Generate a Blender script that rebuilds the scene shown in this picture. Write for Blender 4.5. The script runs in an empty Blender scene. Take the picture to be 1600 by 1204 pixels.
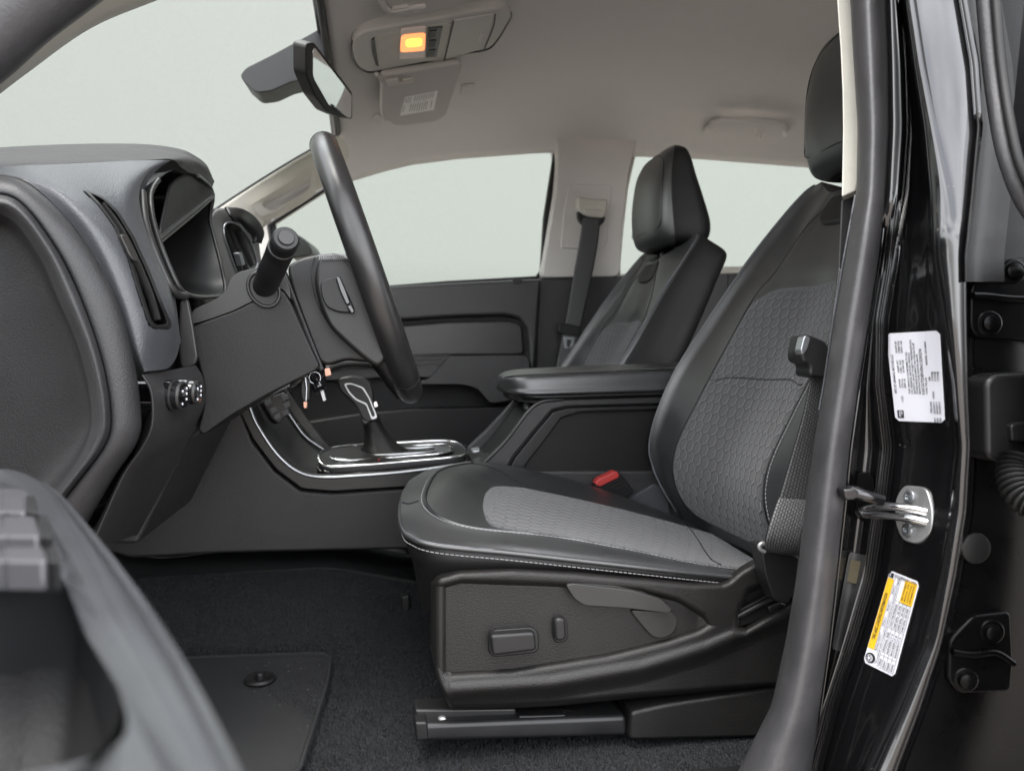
import bpy, bmesh, math, random
import numpy as np
from mathutils import Vector, Matrix
from mathutils.bvhtree import BVHTree

random.seed(7)
R = math.radians
scene = bpy.context.scene
COL = scene.collection
H = 1.15                                   # camera height above the ground

# ---------------------------------------------------------------- camera
YAW, PITCH, FPX = R(10.4), R(-2.0), 1200.0
cd = bpy.data.cameras.new('camera')
cam = bpy.data.objects.new('camera', cd)
COL.objects.link(cam)
cam.location = (0, 0, H)
cam.rotation_euler = (R(90) + PITCH, 0, -YAW)
cd.sensor_width = 36.0
cd.lens = 36.0 * FPX / 1600.0
cd.clip_start = 0.02
cd.clip_end = 400
cd.dof.use_dof = True
cd.dof.focus_distance = .97
cd.dof.aperture_fstop = 6.3
scene.camera = cam

# ---------------------------------------------------------------- sky, sun, exposure
SUN_EL, SUN_AZ = R(70), R(215)
w = bpy.data.worlds.new('World')
scene.world = w
w.use_nodes = True
nt = w.node_tree
bg = nt.nodes['Background']
sky = nt.nodes.new('ShaderNodeTexSky')
sky.sky_type = 'NISHITA'
sky.sun_disc = False
sky.sun_elevation = SUN_EL
sky.sun_rotation = SUN_AZ
sky.dust_density = 4.0
sky.air_density = 1.0
tcw = nt.nodes.new('ShaderNodeTexCoord')
mpw = nt.nodes.new('ShaderNodeMapping'); mpw.inputs['Scale'].default_value = (1, 1, 2.2)
cln = nt.nodes.new('ShaderNodeTexNoise'); cln.inputs['Scale'].default_value = 2.6; cln.inputs['Detail'].default_value = 7
clr = nt.nodes.new('ShaderNodeValToRGB')
clr.color_ramp.elements[0].position = 0.28
clr.color_ramp.elements[1].position = 0.56
mxw = nt.nodes.new('ShaderNodeMixRGB')
mxw.inputs[2].default_value = (19.0, 19.2, 19.8, 1)
nt.links.new(tcw.outputs['Generated'], mpw.inputs[0])
nt.links.new(mpw.outputs[0], cln.inputs['Vector'])
nt.links.new(cln.outputs['Fac'], clr.inputs[0])
nt.links.new(clr.outputs[0], mxw.inputs[0])
nt.links.new(sky.outputs[0], mxw.inputs[1])
nt.links.new(mxw.outputs[0], bg.inputs['Color'])
bg.inputs['Strength'].default_value = 0.15

sl = bpy.data.lights.new('sun', 'SUN')
sl.energy = 1.5
sl.angle = R(24)
sl.color = (1.0, 0.96, 0.9)
sun = bpy.data.objects.new('sun', sl)
COL.objects.link(sun)
# direction towards the sun: azimuth measured as the sky texture does (from +Y, clockwise)
sd = Vector((math.sin(SUN_AZ) * math.cos(SUN_EL), math.cos(SUN_AZ) * math.cos(SUN_EL), math.sin(SUN_EL)))
sun.rotation_euler = sd.to_track_quat('Z', 'Y').to_euler()

vs = scene.view_settings
scene.display_settings.display_device = 'sRGB'
vs.view_transform = 'Standard'
vs.look = 'None'
vs.gamma = 1.0
vs.use_curve_mapping = False
vs.exposure = 1.12
scene.cycles.use_denoising = True
scene.cycles.max_bounces = 10
scene.cycles.diffuse_bounces = 5
scene.cycles.transparent_max_bounces = 16

# ================================================================= helpers
_f = np.array([math.sin(YAW) * math.cos(PITCH), math.cos(YAW) * math.cos(PITCH), math.sin(PITCH)])
_r = np.array([math.cos(YAW), -math.sin(YAW), 0.0])
_u = np.cross(_r, _f)


def ray(px, py):
    return _f * FPX + _r * (px - 800) - _u * (py - 602)


def U(px, py, Y):
    """point of the photograph's pixel at lateral distance Y"""
    d = ray(px, py)
    d = d * (Y / d[1])
    return Vector((d[0], d[1], d[2] + H))


def UX(px, py, X):
    d = ray(px, py)
    d = d * (X / d[0])
    return Vector((d[0], d[1], d[2] + H))


def UZ(px, py, Z):
    d = ray(px, py)
    d = d * (Z / d[2])
    return Vector((d[0], d[1], d[2] + H))


def W(x, y, z):
    return Vector((x, y, z + H))


def PL(pts, Y=None):
    return [U(p[0], p[1], p[2] if len(p) > 2 else Y) for p in pts]


def hit(bvh, px, py, off=0.0):
    d = Vector(ray(px, py)).normalized()
    loc, nor, i, dist = bvh.ray_cast(Vector((0, 0, H)), d)
    if loc is None:
        return None
    if nor.dot(d) > 0:
        nor = -nor
    return loc + nor * off


def _cr(P, t, closed=False):
    n = len(P)
    i = int(math.floor(t))
    if not closed:
        i = max(0, min(n - 2, i))
    f = t - i
    g = lambda k: P[k % n] if closed else (P[k] if 0 <= k < n else (2 * P[0] - P[1] if k < 0 else 2 * P[n - 1] - P[n - 2]))
    p0, p1, p2, p3 = g(i - 1), g(i), g(i + 1), g(i + 2)
    return 0.5 * ((2 * p1) + (-p0 + p2) * f + (2 * p0 - 5 * p1 + 4 * p2 - p3) * f * f + (-p0 + 3 * p1 - 3 * p2 + p3) * f ** 3)


def smooth(pts, n, closed=False):
    """Catmull-Rom through pts, resampled evenly by length to n points"""
    P = [np.array(p, float) for p in pts]
    m = len(P)
    N = max(n * 4, m * 12)
    ts = np.linspace(0, m if closed else m - 1, N + (0 if closed else 0), endpoint=not closed)
    Q = np.array([_cr(P, t, closed) for t in ts])
    if closed:
        Q = np.vstack([Q, Q[:1]])
    L = np.concatenate([[0], np.cumsum(np.linalg.norm(np.diff(Q, axis=0), axis=1))])
    s = np.linspace(0, L[-1], n, endpoint=not closed)
    out = np.stack([np.interp(s, L, Q[:, k]) for k in range(Q.shape[1])], 1)
    return [Vector(o) for o in out] if Q.shape[1] == 3 else [tuple(o) for o in out]


def rnd(pts, r, n=5):
    """round the corners of a closed polygon (any dimension); r scalar or list"""
    P = [np.array(p, float) for p in pts]
    out = []
    m = len(P)
    for i in range(m):
        a, b, c = P[i - 1], P[i], P[(i + 1) % m]
        rr = r[i] if isinstance(r, (list, tuple)) else r
        la, lc = np.linalg.norm(a - b), np.linalg.norm(c - b)
        k = min(rr, la * .48, lc * .48)
        if k <= 0:
            out.append(b)
            continue
        p, q = b + (a - b) / la * k, b + (c - b) / lc * k
        for t in np.linspace(0, 1, n):
            out.append((1 - t) ** 2 * p + 2 * t * (1 - t) * b + t * t * q)
    return [Vector(o) for o in out] if len(out[0]) == 3 else [tuple(o) for o in out]


def plane_px(a, b, c):
    """flat board through three points: returns a map pixel, lift -> point"""
    n = (b - a).cross(c - a).normalized()
    if n.dot(Vector((0, 0, H)) - a) < 0:
        n = -n

    def f(x, y, o=0.0):
        d = Vector(ray(x, y))
        e = Vector((0, 0, H))
        return e + d * ((a + n * o - e).dot(n) / d.dot(n))
    f.n = n
    return f


class Surf:
    """smooth surface through a control grid rows[v][u]"""
    def __init__(self, rows, closed=False):
        self.A = np.array([[list(p) for p in row] for row in rows], float)
        self.nv, self.nu = self.A.shape[:2]
        self.closed = closed

    def pt(self, u, v):
        col = [_cr(list(self.A[k]), u) for k in range(self.nv)] if not hasattr(self, '_c') else None
        return Vector(_cr(col, v, self.closed))

    def grid(self, U_, V_):
        rowsu = np.array([[_cr(list(self.A[k]), u) for u in U_] for k in range(self.nv)])
        out = np.zeros((len(V_), len(U_), 3))
        for j in range(len(U_)):
            col = list(rowsu[:, j])
            for i, v in enumerate(V_):
                out[i, j] = _cr(col, v, self.closed)
        return out

    def nrm(self, u, v, e=0.02):
        a = self.pt(min(u + e, self.nu - 1), v) - self.pt(max(u - e, 0), v)
        vv = (v + e, v - e) if self.closed else (min(v + e, self.nv - 1), max(v - e, 0))
        b = self.pt(u, vv[0]) - self.pt(u, vv[1])
        return a.cross(b).normalized()


def link(name, me, mat, parent=None):
    o = bpy.data.objects.new(name, me)
    COL.objects.link(o)
    if mat is not None:
        me.materials.append(mat)
    if parent is not None:
        o.parent = parent
        o.matrix_parent_inverse = Matrix.Identity(4)
        o.location = -Vector(parent['_base']) if '_base' in parent.keys() else (0, 0, 0)
    return o


def shade(me, ang=None):
    me.polygons.foreach_set('use_smooth', [True] * len(me.polygons))
    if ang is not None:
        bm = bmesh.new(); bm.from_mesh(me)
        for e in bm.edges:
            e.smooth = not (len(e.link_faces) == 2 and e.calc_face_angle(0) > R(ang))
        bm.to_mesh(me); bm.free()
    me.update()


def grid_mesh(name, G, mat, parent=None, closed_v=False, closed_u=False, thick=0, uv=True, cap=False, flip=False, ang=None):
    G = np.asarray(G)
    nv, nu = G.shape[:2]
    verts = [tuple(p) for p in G.reshape(-1, 3)]
    faces = []
    for i in range(nv if closed_v else nv - 1):
        for j in range(nu if closed_u else nu - 1):
            a, b = i * nu + j, i * nu + (j + 1) % nu
            c, d = ((i + 1) % nv) * nu + (j + 1) % nu, ((i + 1) % nv) * nu + j
            faces.append((a, d, c, b) if flip else (a, b, c, d))
    if cap and closed_v:
        faces.append(tuple(i * nu for i in range(nv)))
        faces.append(tuple(i * nu + nu - 1 for i in reversed(range(nv))))
    me = bpy.data.meshes.new(name)
    me.from_pydata(verts, [], faces)
    if uv:
        du = np.linalg.norm(np.diff(G, axis=1), axis=2)
        dv = np.linalg.norm(np.diff(G, axis=0), axis=2)
        us = np.concatenate([[0], np.cumsum(du.mean(0))])
        vsn = np.concatenate([[0], np.cumsum(dv.mean(1))])
        lay = me.uv_layers.new(name='UVMap')
        for lp in me.loops:
            i, j = divmod(lp.vertex_index, nu)
            lay.data[lp.index].uv = (us[j], vsn[i])
    shade(me, ang)
    o = link(name, me, mat, parent)
    if thick:
        m = o.modifiers.new('thickness', 'SOLIDIFY')
        m.thickness = abs(thick)
        m.offset = 1 if thick > 0 else -1
    return o


def patch(name, rows, mat, parent=None, nu=40, nv=30, **kw):
    s = Surf(rows, kw.get('closed_v', False))
    V_ = np.linspace(0, s.nv, nv, endpoint=False) if s.closed else np.linspace(0, s.nv - 1, nv)
    G = s.grid(np.linspace(0, s.nu - 1, nu), V_)
    o = grid_mesh(name, G, mat, parent, **kw)
    return o, s, G


def bvh_of(o):
    me = o.data
    off = o.matrix_basis.translation + (o.parent.location if o.parent else Vector((0, 0, 0)))
    return BVHTree.FromPolygons([v.co + off for v in me.vertices], [tuple(p.vertices) for p in me.polygons])


def bevel(o, wd, seg=3, ang=35):
    m = o.modifiers.new('edges', 'BEVEL')
    m.width = wd
    m.segments = seg
    m.limit_method = 'ANGLE'
    m.angle_limit = R(ang)
    m.harden_normals = False
    n = o.modifiers.new('normals', 'WEIGHTED_NORMAL')
    n.keep_sharp = True
    return o


def slab(name, outline, vec, mat, parent=None, bev=0.003, seg=3):
    """closed outline of 3-D points extruded along vec; rounded edges"""
    bm = bmesh.new()
    vs_ = [bm.verts.new(p) for p in outline]
    f = bm.faces.new(vs_)
    ext = bmesh.ops.extrude_face_region(bm, geom=[f])
    ev = [g for g in ext['geom'] if isinstance(g, bmesh.types.BMVert)]
    bmesh.ops.translate(bm, verts=ev, vec=Vector(vec))
    bmesh.ops.recalc_face_normals(bm, faces=bm.faces[:])
    me = bpy.data.meshes.new(name)
    bm.to_mesh(me); bm.free()
    shade(me)
    o = link(name, me, mat, parent)
    if bev:
        bevel(o, bev, seg)
    else:
        shade(me, 30)
    return o


def ring(name, outer, inner, vec, mat, parent=None, bev=0.002, seg=2):
    """frame between two closed outlines with equal point counts, extruded along vec"""
    n = len(outer)
    vec = Vector(vec)
    vs_ = [Vector(p) for p in outer] + [Vector(p) for p in inner] + [Vector(p) + vec for p in outer] + [Vector(p) + vec for p in inner]
    fs = []
    for i in range(n):
        j = (i + 1) % n
        fs += [(i, j, n + j, n + i), (2 * n + i, 3 * n + i, 3 * n + j, 2 * n + j), (i, 2 * n + i, 2 * n + j, j), (n + i, n + j, 3 * n + j, 3 * n + i)]
    me = bpy.data.meshes.new(name)
    me.from_pydata([tuple(v) for v in vs_], [], fs)
    bm = bmesh.new(); bm.from_mesh(me)
    bmesh.ops.recalc_face_normals(bm, faces=bm.faces[:])
    bm.to_mesh(me); bm.free()
    shade(me)
    o = link(name, me, mat, parent)
    if bev:
        bevel(o, bev, seg)
    return o


def tube_verts(pts, r, n=10, closed=False, flat=1.0, up=None):
    """rings along pts; r scalar or list; flat squeezes along the second axis"""
    P = [Vector(p) for p in pts]
    m = len(P)
    rings = []
    prev = None
    for i in range(m):
        if closed:
            t = P[(i + 1) % m] - P[i - 1]
        else:
            t = P[min(i + 1, m - 1)] - P[max(i - 1, 0)]
        t.normalize()
        if up is not None:
            a = Vector(up)
        elif prev is None:
            a = Vector((0, 0, 1)) if abs(t.z) < .9 else Vector((1, 0, 0))
        else:
            a = prev
        a = (a - t * a.dot(t)).normalized()
        prev = a
        b = t.cross(a)
        rr = r[i] if isinstance(r, (list, tuple, np.ndarray)) else r
        rings.append([P[i] + a * math.cos(2 * math.pi * k / n) * rr + b * math.sin(2 * math.pi * k / n) * rr * flat for k in range(n)])
    return rings


def tube(name, pts, r, mat, parent=None, n=10, closed=False, flat=1.0, up=None, ang=None):
    rings = tube_verts(pts, r, n, closed, flat, up)
    m = len(rings)
    verts = [tuple(v) for rg in rings for v in rg]
    faces = []
    for i in range(m if closed else m - 1):
        for k in range(n):
            a, b = i * n + k, i * n + (k + 1) % n
            c, d = ((i + 1) % m) * n + (k + 1) % n, ((i + 1) % m) * n + k
            faces.append((a, b, c, d))
    if not closed:
        faces.append(tuple(reversed(range(n))))
        faces.append(tuple((m - 1) * n + k for k in range(n)))
    me = bpy.data.meshes.new(name)
    me.from_pydata(verts, [], faces)
    shade(me, ang if ang else 60)
    return link(name, me, mat, parent)


def multi_tube(name, lines, r, mat, parent=None, n=6):
    """several short tubes in one mesh: stitches of one seam, ribs of one pad"""
    verts, faces = [], []
    for pts in lines:
        base = len(verts)
        rings = tube_verts(pts, r, n)
        m = len(rings)
        verts += [tuple(v) for rg in rings for v in rg]
        for i in range(m - 1):
            for k in range(n):
                faces.append((base + i * n + k, base + i * n + (k + 1) % n, base + (i + 1) * n + (k + 1) % n, base + (i + 1) * n + k))
        faces.append(tuple(base + k for k in reversed(range(n))))
        faces.append(tuple(base + (m - 1) * n + k for k in range(n)))
    me = bpy.data.meshes.new(name)
    me.from_pydata(verts, [], faces)
    shade(me)
    return link(name, me, mat, parent)


def stitches(name, pts, mat, parent=None, step=0.006, length=0.0042, r=0.0006):
    P = smooth(pts, max(2, int(sum((Vector(a) - Vector(b)).length for a, b in zip(pts, pts[1:])) / step) * 4))
    seg = []
    k = max(2, int(round(4 * length / step)))
    for i in range(0, len(P) - k, 4):
        seg.append([P[i], P[i + k // 2], P[i + k]])
    return multi_tube(name, seg, r, mat, parent, n=5)


def lathe(name, prof, origin, axis, mat, parent=None, n=32, ang=40, up=None):
    """prof: list of (radius, along axis)"""
    ax = Vector(axis).normalized()
    a = Vector(up) if up else (Vector((0, 0, 1)) if abs(ax.z) < .9 else Vector((1, 0, 0)))
    a = (a - ax * a.dot(ax)).normalized()
    b = ax.cross(a)
    G = []
    for k in range(n):
        t = 2 * math.pi * k / n
        G.append([Vector(origin) + ax * h + (a * math.cos(t) + b * math.sin(t)) * rr for rr, h in prof])
    return grid_mesh(name, [[list(p) for p in g] for g in G], mat, parent, closed_v=True, cap=True, uv=False, ang=ang)


def box(name, c, sx, sy, sz, mat, parent=None, bev=0.003, ax=None):
    """box with axes ax=(vx,vy,vz)"""
    if ax is None:
        ax = (Vector((1, 0, 0)), Vector((0, 1, 0)), Vector((0, 0, 1)))
    c = Vector(c)
    o4 = [c + ax[0] * (sx / 2 * i) + ax[1] * (sy / 2 * j) - ax[2] * (sz / 2) for i, j in ((-1, -1), (1, -1), (1, 1), (-1, 1))]
    return slab(name, o4, ax[2] * sz, mat, parent, bev)


def thing(name, label, cat, base, group=None):
    o = bpy.data.objects.new(name, None)
    COL.objects.link(o)
    o.empty_display_size = 0.05
    o.location = base
    o['_base'] = list(base)
    o['label'] = label
    o['category'] = cat
    if group:
        o['group'] = group
    return o


def tag(o, label, cat, group=None):
    o['label'] = label
    o['category'] = cat
    if group:
        o['group'] = group
    return o


def struct(o, kind='structure'):
    o['kind'] = kind
    return o


# ================================================================= materials
MATS = {}


def mat(name, col, rough=0.5, metal=0.0, spec=0.5, bump=None, mott=0.0, coat=0.0, emit=None, sheen=0.0, trans=0.0, coord='Object'):
    """bump: (kind, scale, distance) ; mott: slow colour variation"""
    m = bpy.data.materials.new(name)
    m.use_nodes = True
    t = m.node_tree
    b = t.nodes['Principled BSDF']
    b.inputs['Base Color'].default_value = (*col, 1)
    b.inputs['Roughness'].default_value = rough
    b.inputs['Metallic'].default_value = metal
    b.inputs['Specular IOR Level'].default_value = spec
    b.inputs['Coat Weight'].default_value = coat
    b.inputs['Coat Roughness'].default_value = 0.03
    b.inputs['Sheen Weight'].default_value = sheen
    b.inputs['Transmission Weight'].default_value = trans
    tc = t.nodes.new('ShaderNodeTexCoord')
    if emit:
        b.inputs['Emission Color'].default_value = (*emit[0], 1)
        b.inputs['Emission Strength'].default_value = emit[1]
    if mott:
        n = t.nodes.new('ShaderNodeTexNoise')
        n.inputs['Scale'].default_value = 23
        n.inputs['Detail'].default_value = 6
        n.inputs['Roughness'].default_value = 0.65
        rm = t.nodes.new('ShaderNodeMapRange')
        rm.inputs['From Min'].default_value = 0.3
        rm.inputs['From Max'].default_value = 0.7
        rm.inputs['To Min'].default_value = 1 - mott
        rm.inputs['To Max'].default_value = 1 + mott
        mx = t.nodes.new('ShaderNodeVectorMath'); mx.operation = 'SCALE'
        mx.inputs[0].default_value = col
        t.links.new(tc.outputs[coord], n.inputs['Vector'])
        t.links.new(n.outputs['Fac'], rm.inputs['Value'])
        t.links.new(rm.outputs[0], mx.inputs['Scale'])
        t.links.new(mx.outputs[0], b.inputs['Base Color'])
        rr = t.nodes.new('ShaderNodeMapRange')
        rr.inputs['From Min'].default_value = 0.3
        rr.inputs['From Max'].default_value = 0.7
        rr.inputs['To Min'].default_value = max(0.02, rough * (1 - mott * .6))
        rr.inputs['To Max'].default_value = min(1, rough * (1 + mott * .6))
        t.links.new(n.outputs['Fac'], rr.inputs['Value'])
        t.links.new(rr.outputs[0], b.inputs['Roughness'])
    if bump:
        kind, sc, dist = bump
        bp = t.nodes.new('ShaderNodeBump')
        bp.inputs['Strength'].default_value = 1.0
        bp.inputs['Distance'].default_value = dist
        if kind == 'grain':
            v = t.nodes.new('ShaderNodeTexVoronoi')
            v.feature = 'F1'
            v.inputs['Scale'].default_value = sc
            v.inputs['Randomness'].default_value = 1
            t.links.new(tc.outputs[coord], v.inputs['Vector'])
            inv = t.nodes.new('ShaderNodeMath'); inv.operation = 'SUBTRACT'
            inv.inputs[0].default_value = 1.0
            t.links.new(v.outputs['Distance'], inv.inputs[1])
            t.links.new(inv.outputs[0], bp.inputs['Height'])
        else:
            v = t.nodes.new('ShaderNodeTexNoise')
            v.inputs['Scale'].default_value = sc
            v.inputs['Detail'].default_value = 5
            t.links.new(tc.outputs[coord], v.inputs['Vector'])
            t.links.new(v.outputs['Fac'], bp.inputs['Height'])
        t.links.new(bp.outputs[0], b.inputs['Normal'])
    MATS[name] = m
    return m


LEATHER = mat('black_leather', (.021, .022, .0235), .40, spec=.75, bump=('grain', 900, .00014), mott=.12)
LEATHER_SIDE = mat('black_vinyl', (.009, .0088, .009), .52, spec=.3, bump=('grain', 800, .00015), mott=.1)
CONS = mat('grained_console_plastic', (.026, .0255, .026), .46, bump=('grain', 760, .00022), mott=.14)
GRAIN = mat('grained_black_plastic', (.0110, .0104, .0100), .43, spec=.36, bump=('grain', 640, .00030), mott=.14)
DASH = mat('grained_charcoal_dash', (.021, .021, .0225), .46, spec=.45, bump=('grain', 700, .0002), mott=.10)
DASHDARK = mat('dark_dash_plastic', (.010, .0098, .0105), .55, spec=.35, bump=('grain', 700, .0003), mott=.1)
ACCENT = mat('grey_soft_touch_vinyl', (.055, .058, .064), .40, bump=('grain', 640, .00028), mott=.08)
PLAIN = mat('smooth_black_plastic', (.011, .011, .0115), .40, spec=.4, bump=('noise', 900, .00008), mott=.15)
PLAIN2 = mat('satin_charcoal_plastic', (.024, .0235, .023), .36, spec=.45, bump=('noise', 700, .00006), mott=.1)
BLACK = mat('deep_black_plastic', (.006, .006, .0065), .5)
VENTBEZ = mat('grey_vent_bezel', (.16, .158, .155), .34)
COLM = mat('column_plastic', (.0085, .0083, .0085), .46, spec=.35, bump=('grain', 1000, .00012), mott=.16)
HUBP = mat('dark_hub_plastic', (.006, .006, .0062), .38, spec=.4, bump=('noise', 900, .00005), mott=.15)
VISOR = mat('visor_fabric', (.50, .48, .46), .8, spec=.3, bump=('noise', 900, .0002))
PILE = mat('carpet_fibre', (.030, .032, .035), .9, spec=.15, mott=.5)
PILEM = mat('mat_fibre', (.027, .028, .030), .9, spec=.15, mott=.5)
GLOSSB = mat('gloss_black', (.006, .006, .007), .12, coat=.6)
HEADL = mat('warm_grey_headliner', (.61, .592, .575), .95, spec=.2, bump=('noise', 900, .0004), mott=.012)
BEIGE = mat('stone_beige_trim', (.50, .485, .43), .5, bump=('grain', 600, .0002), mott=.05)
GREYTRIM = mat('warm_grey_trim', (.50, .48, .455), .5, bump=('grain', 900, .0001), mott=.02)
RUBBER = mat('grey_rubber', (.042, .041, .043), .42, spec=.5, bump=('noise', 320, .0004), mott=.22)
BLKRUB = mat('black_rubber', (.010, .010, .010), .5, spec=.35, bump=('noise', 500, .0001), mott=.15)
PAINT = mat('black_car_paint', (.004, .004, .0045), .18, coat=1.0)
JAMB = mat('shaded_jamb_paint', (.003, .003, .0033), .30, spec=.12, mott=.3)  # body paint darkened and dulled, shade by the rear door put in
WHEELL = mat('wheel_leather', (.018, .0175, .0175), .30, spec=.6, bump=('grain', 1000, .0001), mott=.16)
SPOKEL = mat('spoke_leather', (.010, .010, .0102), .36, spec=.45, bump=('grain', 1000, .0001), mott=.16)
CARPET = mat('dark_carpet', (.019, .0205, .0225), 1.0, spec=.05, bump=('noise', 1500, .006), mott=.5, sheen=.1)
MATC = mat('carpet_mat', (.018, .019, .0205), 1.0, spec=.05, bump=('noise', 1700, .006), mott=.5, sheen=.1)
CHROME = mat('bright_chrome', (.78, .79, .80), .12, metal=1.0)
SATIN = mat('satin_silver', (.42, .44, .46), .3, metal=.9)
ZINC = mat('zinc_steel', (.36, .36, .36), .34, metal=.6, bump=('noise', 120, .0003), mott=.2)
DSTEEL = mat('black_steel', (.02, .02, .021), .35, metal=.3, mott=.2)
MIRROR = mat('mirror_glass', (.86, .87, .88), .02, metal=1.0)
STITCH = mat('pale_grey_thread', (.26, .26, .265), .8)
PIPING = mat('grey_piping', (.10, .105, .115), .35)
RED = mat('red_plastic', (.40, .035, .032), .45)
WHITE = mat('white_label', (.74, .74, .80), .45, mott=.03)
YELLOW = mat('yellow_label', (.80, .47, .02), .5)
INK = mat('black_ink', (.02, .02, .025), .6)
GREYINK = mat('grey_print', (.30, .29, .28), .7)
PAPER = mat('sun_visor_label', (.86, .85, .83), .6)
LAMP = mat('amber_lamp_lens', (.9, .55, .35), .35, emit=((1.0, .25, .06), .75))
LENS = mat('frosted_lens', (.78, .66, .60), .3)
COPPER = mat('copper_keyring', (.46, .26, .19), .35, metal=.7)
GROUND = mat('grey_ground', (.30, .265, .235), .9, bump=('noise', 40, .01), mott=.25)
BACKW = mat('pale_backdrop', (.203, .2145, .202), 1.0, spec=0.0, mott=.0)
DARKLAB = mat('grey_label', (.05, .05, .05), .5, mott=.3)


def webbing():
    m = mat('black_webbing', (.042, .042, .044), .55)
    t = m.node_tree
    b = t.nodes['Principled BSDF']
    tc = t.nodes.new('ShaderNodeTexCoord')
    br = t.nodes.new('ShaderNodeTexBrick')
    br.inputs['Scale'].default_value = 1.0
    br.inputs['Brick Width'].default_value = .0046
    br.inputs['Row Height'].default_value = .0030
    br.inputs['Mortar Size'].default_value = .0007
    br.inputs['Mortar Smooth'].default_value = 1.0
    br.inputs['Color1'].default_value = (1, 1, 1, 1)
    br.inputs['Color2'].default_value = (.8, .8, .8, 1)
    br.inputs['Mortar'].default_value = (0, 0, 0, 1)
    bp = t.nodes.new('ShaderNodeBump')
    cm = t.nodes.new('ShaderNodeMixRGB'); cm.inputs[1].default_value = (.010, .010, .0105, 1); cm.inputs[2].default_value = (.12, .12, .123, 1)
    t.links.new(br.outputs['Color'], cm.inputs[0]); t.links.new(cm.outputs[0], b.inputs['Base Color'])
    bp.inputs['Distance'].default_value = .0011
    bp.inputs['Strength'].default_value = 1
    t.links.new(tc.outputs['UV'], br.inputs['Vector'])
    t.links.new(br.outputs['Color'], bp.inputs['Height'])
    t.links.new(bp.outputs[0], b.inputs['Normal'])
    return m


def hexfabric():
    m = mat('grey_hex_fabric', (.055, .055, .058), .85, spec=.3, sheen=.25)
    t = m.node_tree
    N, L = t.nodes.new, t.links.new
    b = t.nodes['Principled BSDF']

    def vm(op, a=None, bb=None):
        n = N('ShaderNodeVectorMath'); n.operation = op
        for k, s in enumerate((a, bb)):
            if s is None:
                continue
            if isinstance(s, tuple):
                n.inputs[k].default_value = s
            else:
                L(s, n.inputs[k])
        return n

    def ma(op, a=None, bb=None):
        n = N('ShaderNodeMath'); n.operation = op
        for k, s in enumerate((a, bb)):
            if s is None:
                continue
            if isinstance(s, (int, float)):
                n.inputs[k].default_value = s
            else:
                L(s, n.inputs[k])
        return n.outputs[0]
    tc = N('ShaderNodeTexCoord')
    mp = N('ShaderNodeMapping')
    mp.inputs['Location'].default_value = (100, 100, 0)
    mp.inputs['Rotation'].default_value = (0, 0, R(90))
    mp.inputs['Scale'].default_value = (1 / .0210, 1 / .0210, 0)
    L(tc.outputs['UV'], mp.inputs[0])
    p = vm('ADD', mp.outputs[0], (200, 200, 0)).outputs[0]
    r_, h_ = (1, 1.7320508, 1), (.5, .8660254, 0)
    a = vm('SUBTRACT', vm('MODULO', p, r_).outputs[0], h_).outputs[0]
    c = vm('SUBTRACT', vm('MODULO', vm('SUBTRACT', p, h_).outputs[0], r_).outputs[0], h_).outputs[0]
    xa = vm('MULTIPLY', a, (1, 1, 0)).outputs[0]
    xc = vm('MULTIPLY', c, (1, 1, 0)).outputs[0]

    def hexd(v):
        q = vm('ABSOLUTE', v).outputs[0]
        d1 = vm('DOT_PRODUCT', q, (.5, .8660254, 0)).outputs['Value']
        d2 = vm('DOT_PRODUCT', q, (1, 0, 0)).outputs['Value']
        return ma('MAXIMUM', d1, d2)
    d = ma('MINIMUM', hexd(xa), hexd(xc))            # 0 at a cell's middle, .5 on its border
    g = N('ShaderNodeMapRange'); g.interpolation_type = 'SMOOTHSTEP'
    g.inputs['From Min'].default_value = .36
    g.inputs['From Max'].default_value = .47
    g.inputs['To Min'].default_value = 1
    g.inputs['To Max'].default_value = 0
    L(d, g.inputs['Value'])
    nz = N('ShaderNodeTexNoise'); nz.inputs['Scale'].default_value = 1500
    L(tc.outputs['Object'], nz.inputs['Vector'])
    hh = ma('ADD', g.outputs[0], ma('MULTIPLY', nz.outputs['Fac'], .35))
    bp = N('ShaderNodeBump'); bp.inputs['Distance'].default_value = .0020; bp.inputs['Strength'].default_value = .8
    L(hh, bp.inputs['Height'])
    L(bp.outputs[0], b.inputs['Normal'])
    mr = N('ShaderNodeMapRange')
    mr.inputs['To Min'].default_value = .92
    mr.inputs['To Max'].default_value = 1.06
    L(g.outputs[0], mr.inputs['Value'])
    sc = N('ShaderNodeVectorMath'); sc.operation = 'SCALE'
    sc.inputs[0].default_value = (.062, .062, .065)
    n2 = N('ShaderNodeTexNoise'); n2.inputs['Scale'].default_value = 420; n2.inputs['Detail'].default_value = 4
    L(tc.outputs['Object'], n2.inputs['Vector'])
    L(ma('MULTIPLY', mr.outputs[0], ma('ADD', ma('MULTIPLY', n2.outputs['Fac'], .5), .75)), sc.inputs['Scale'])
    L(sc.outputs[0], b.inputs['Base Color'])
    return m


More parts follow.
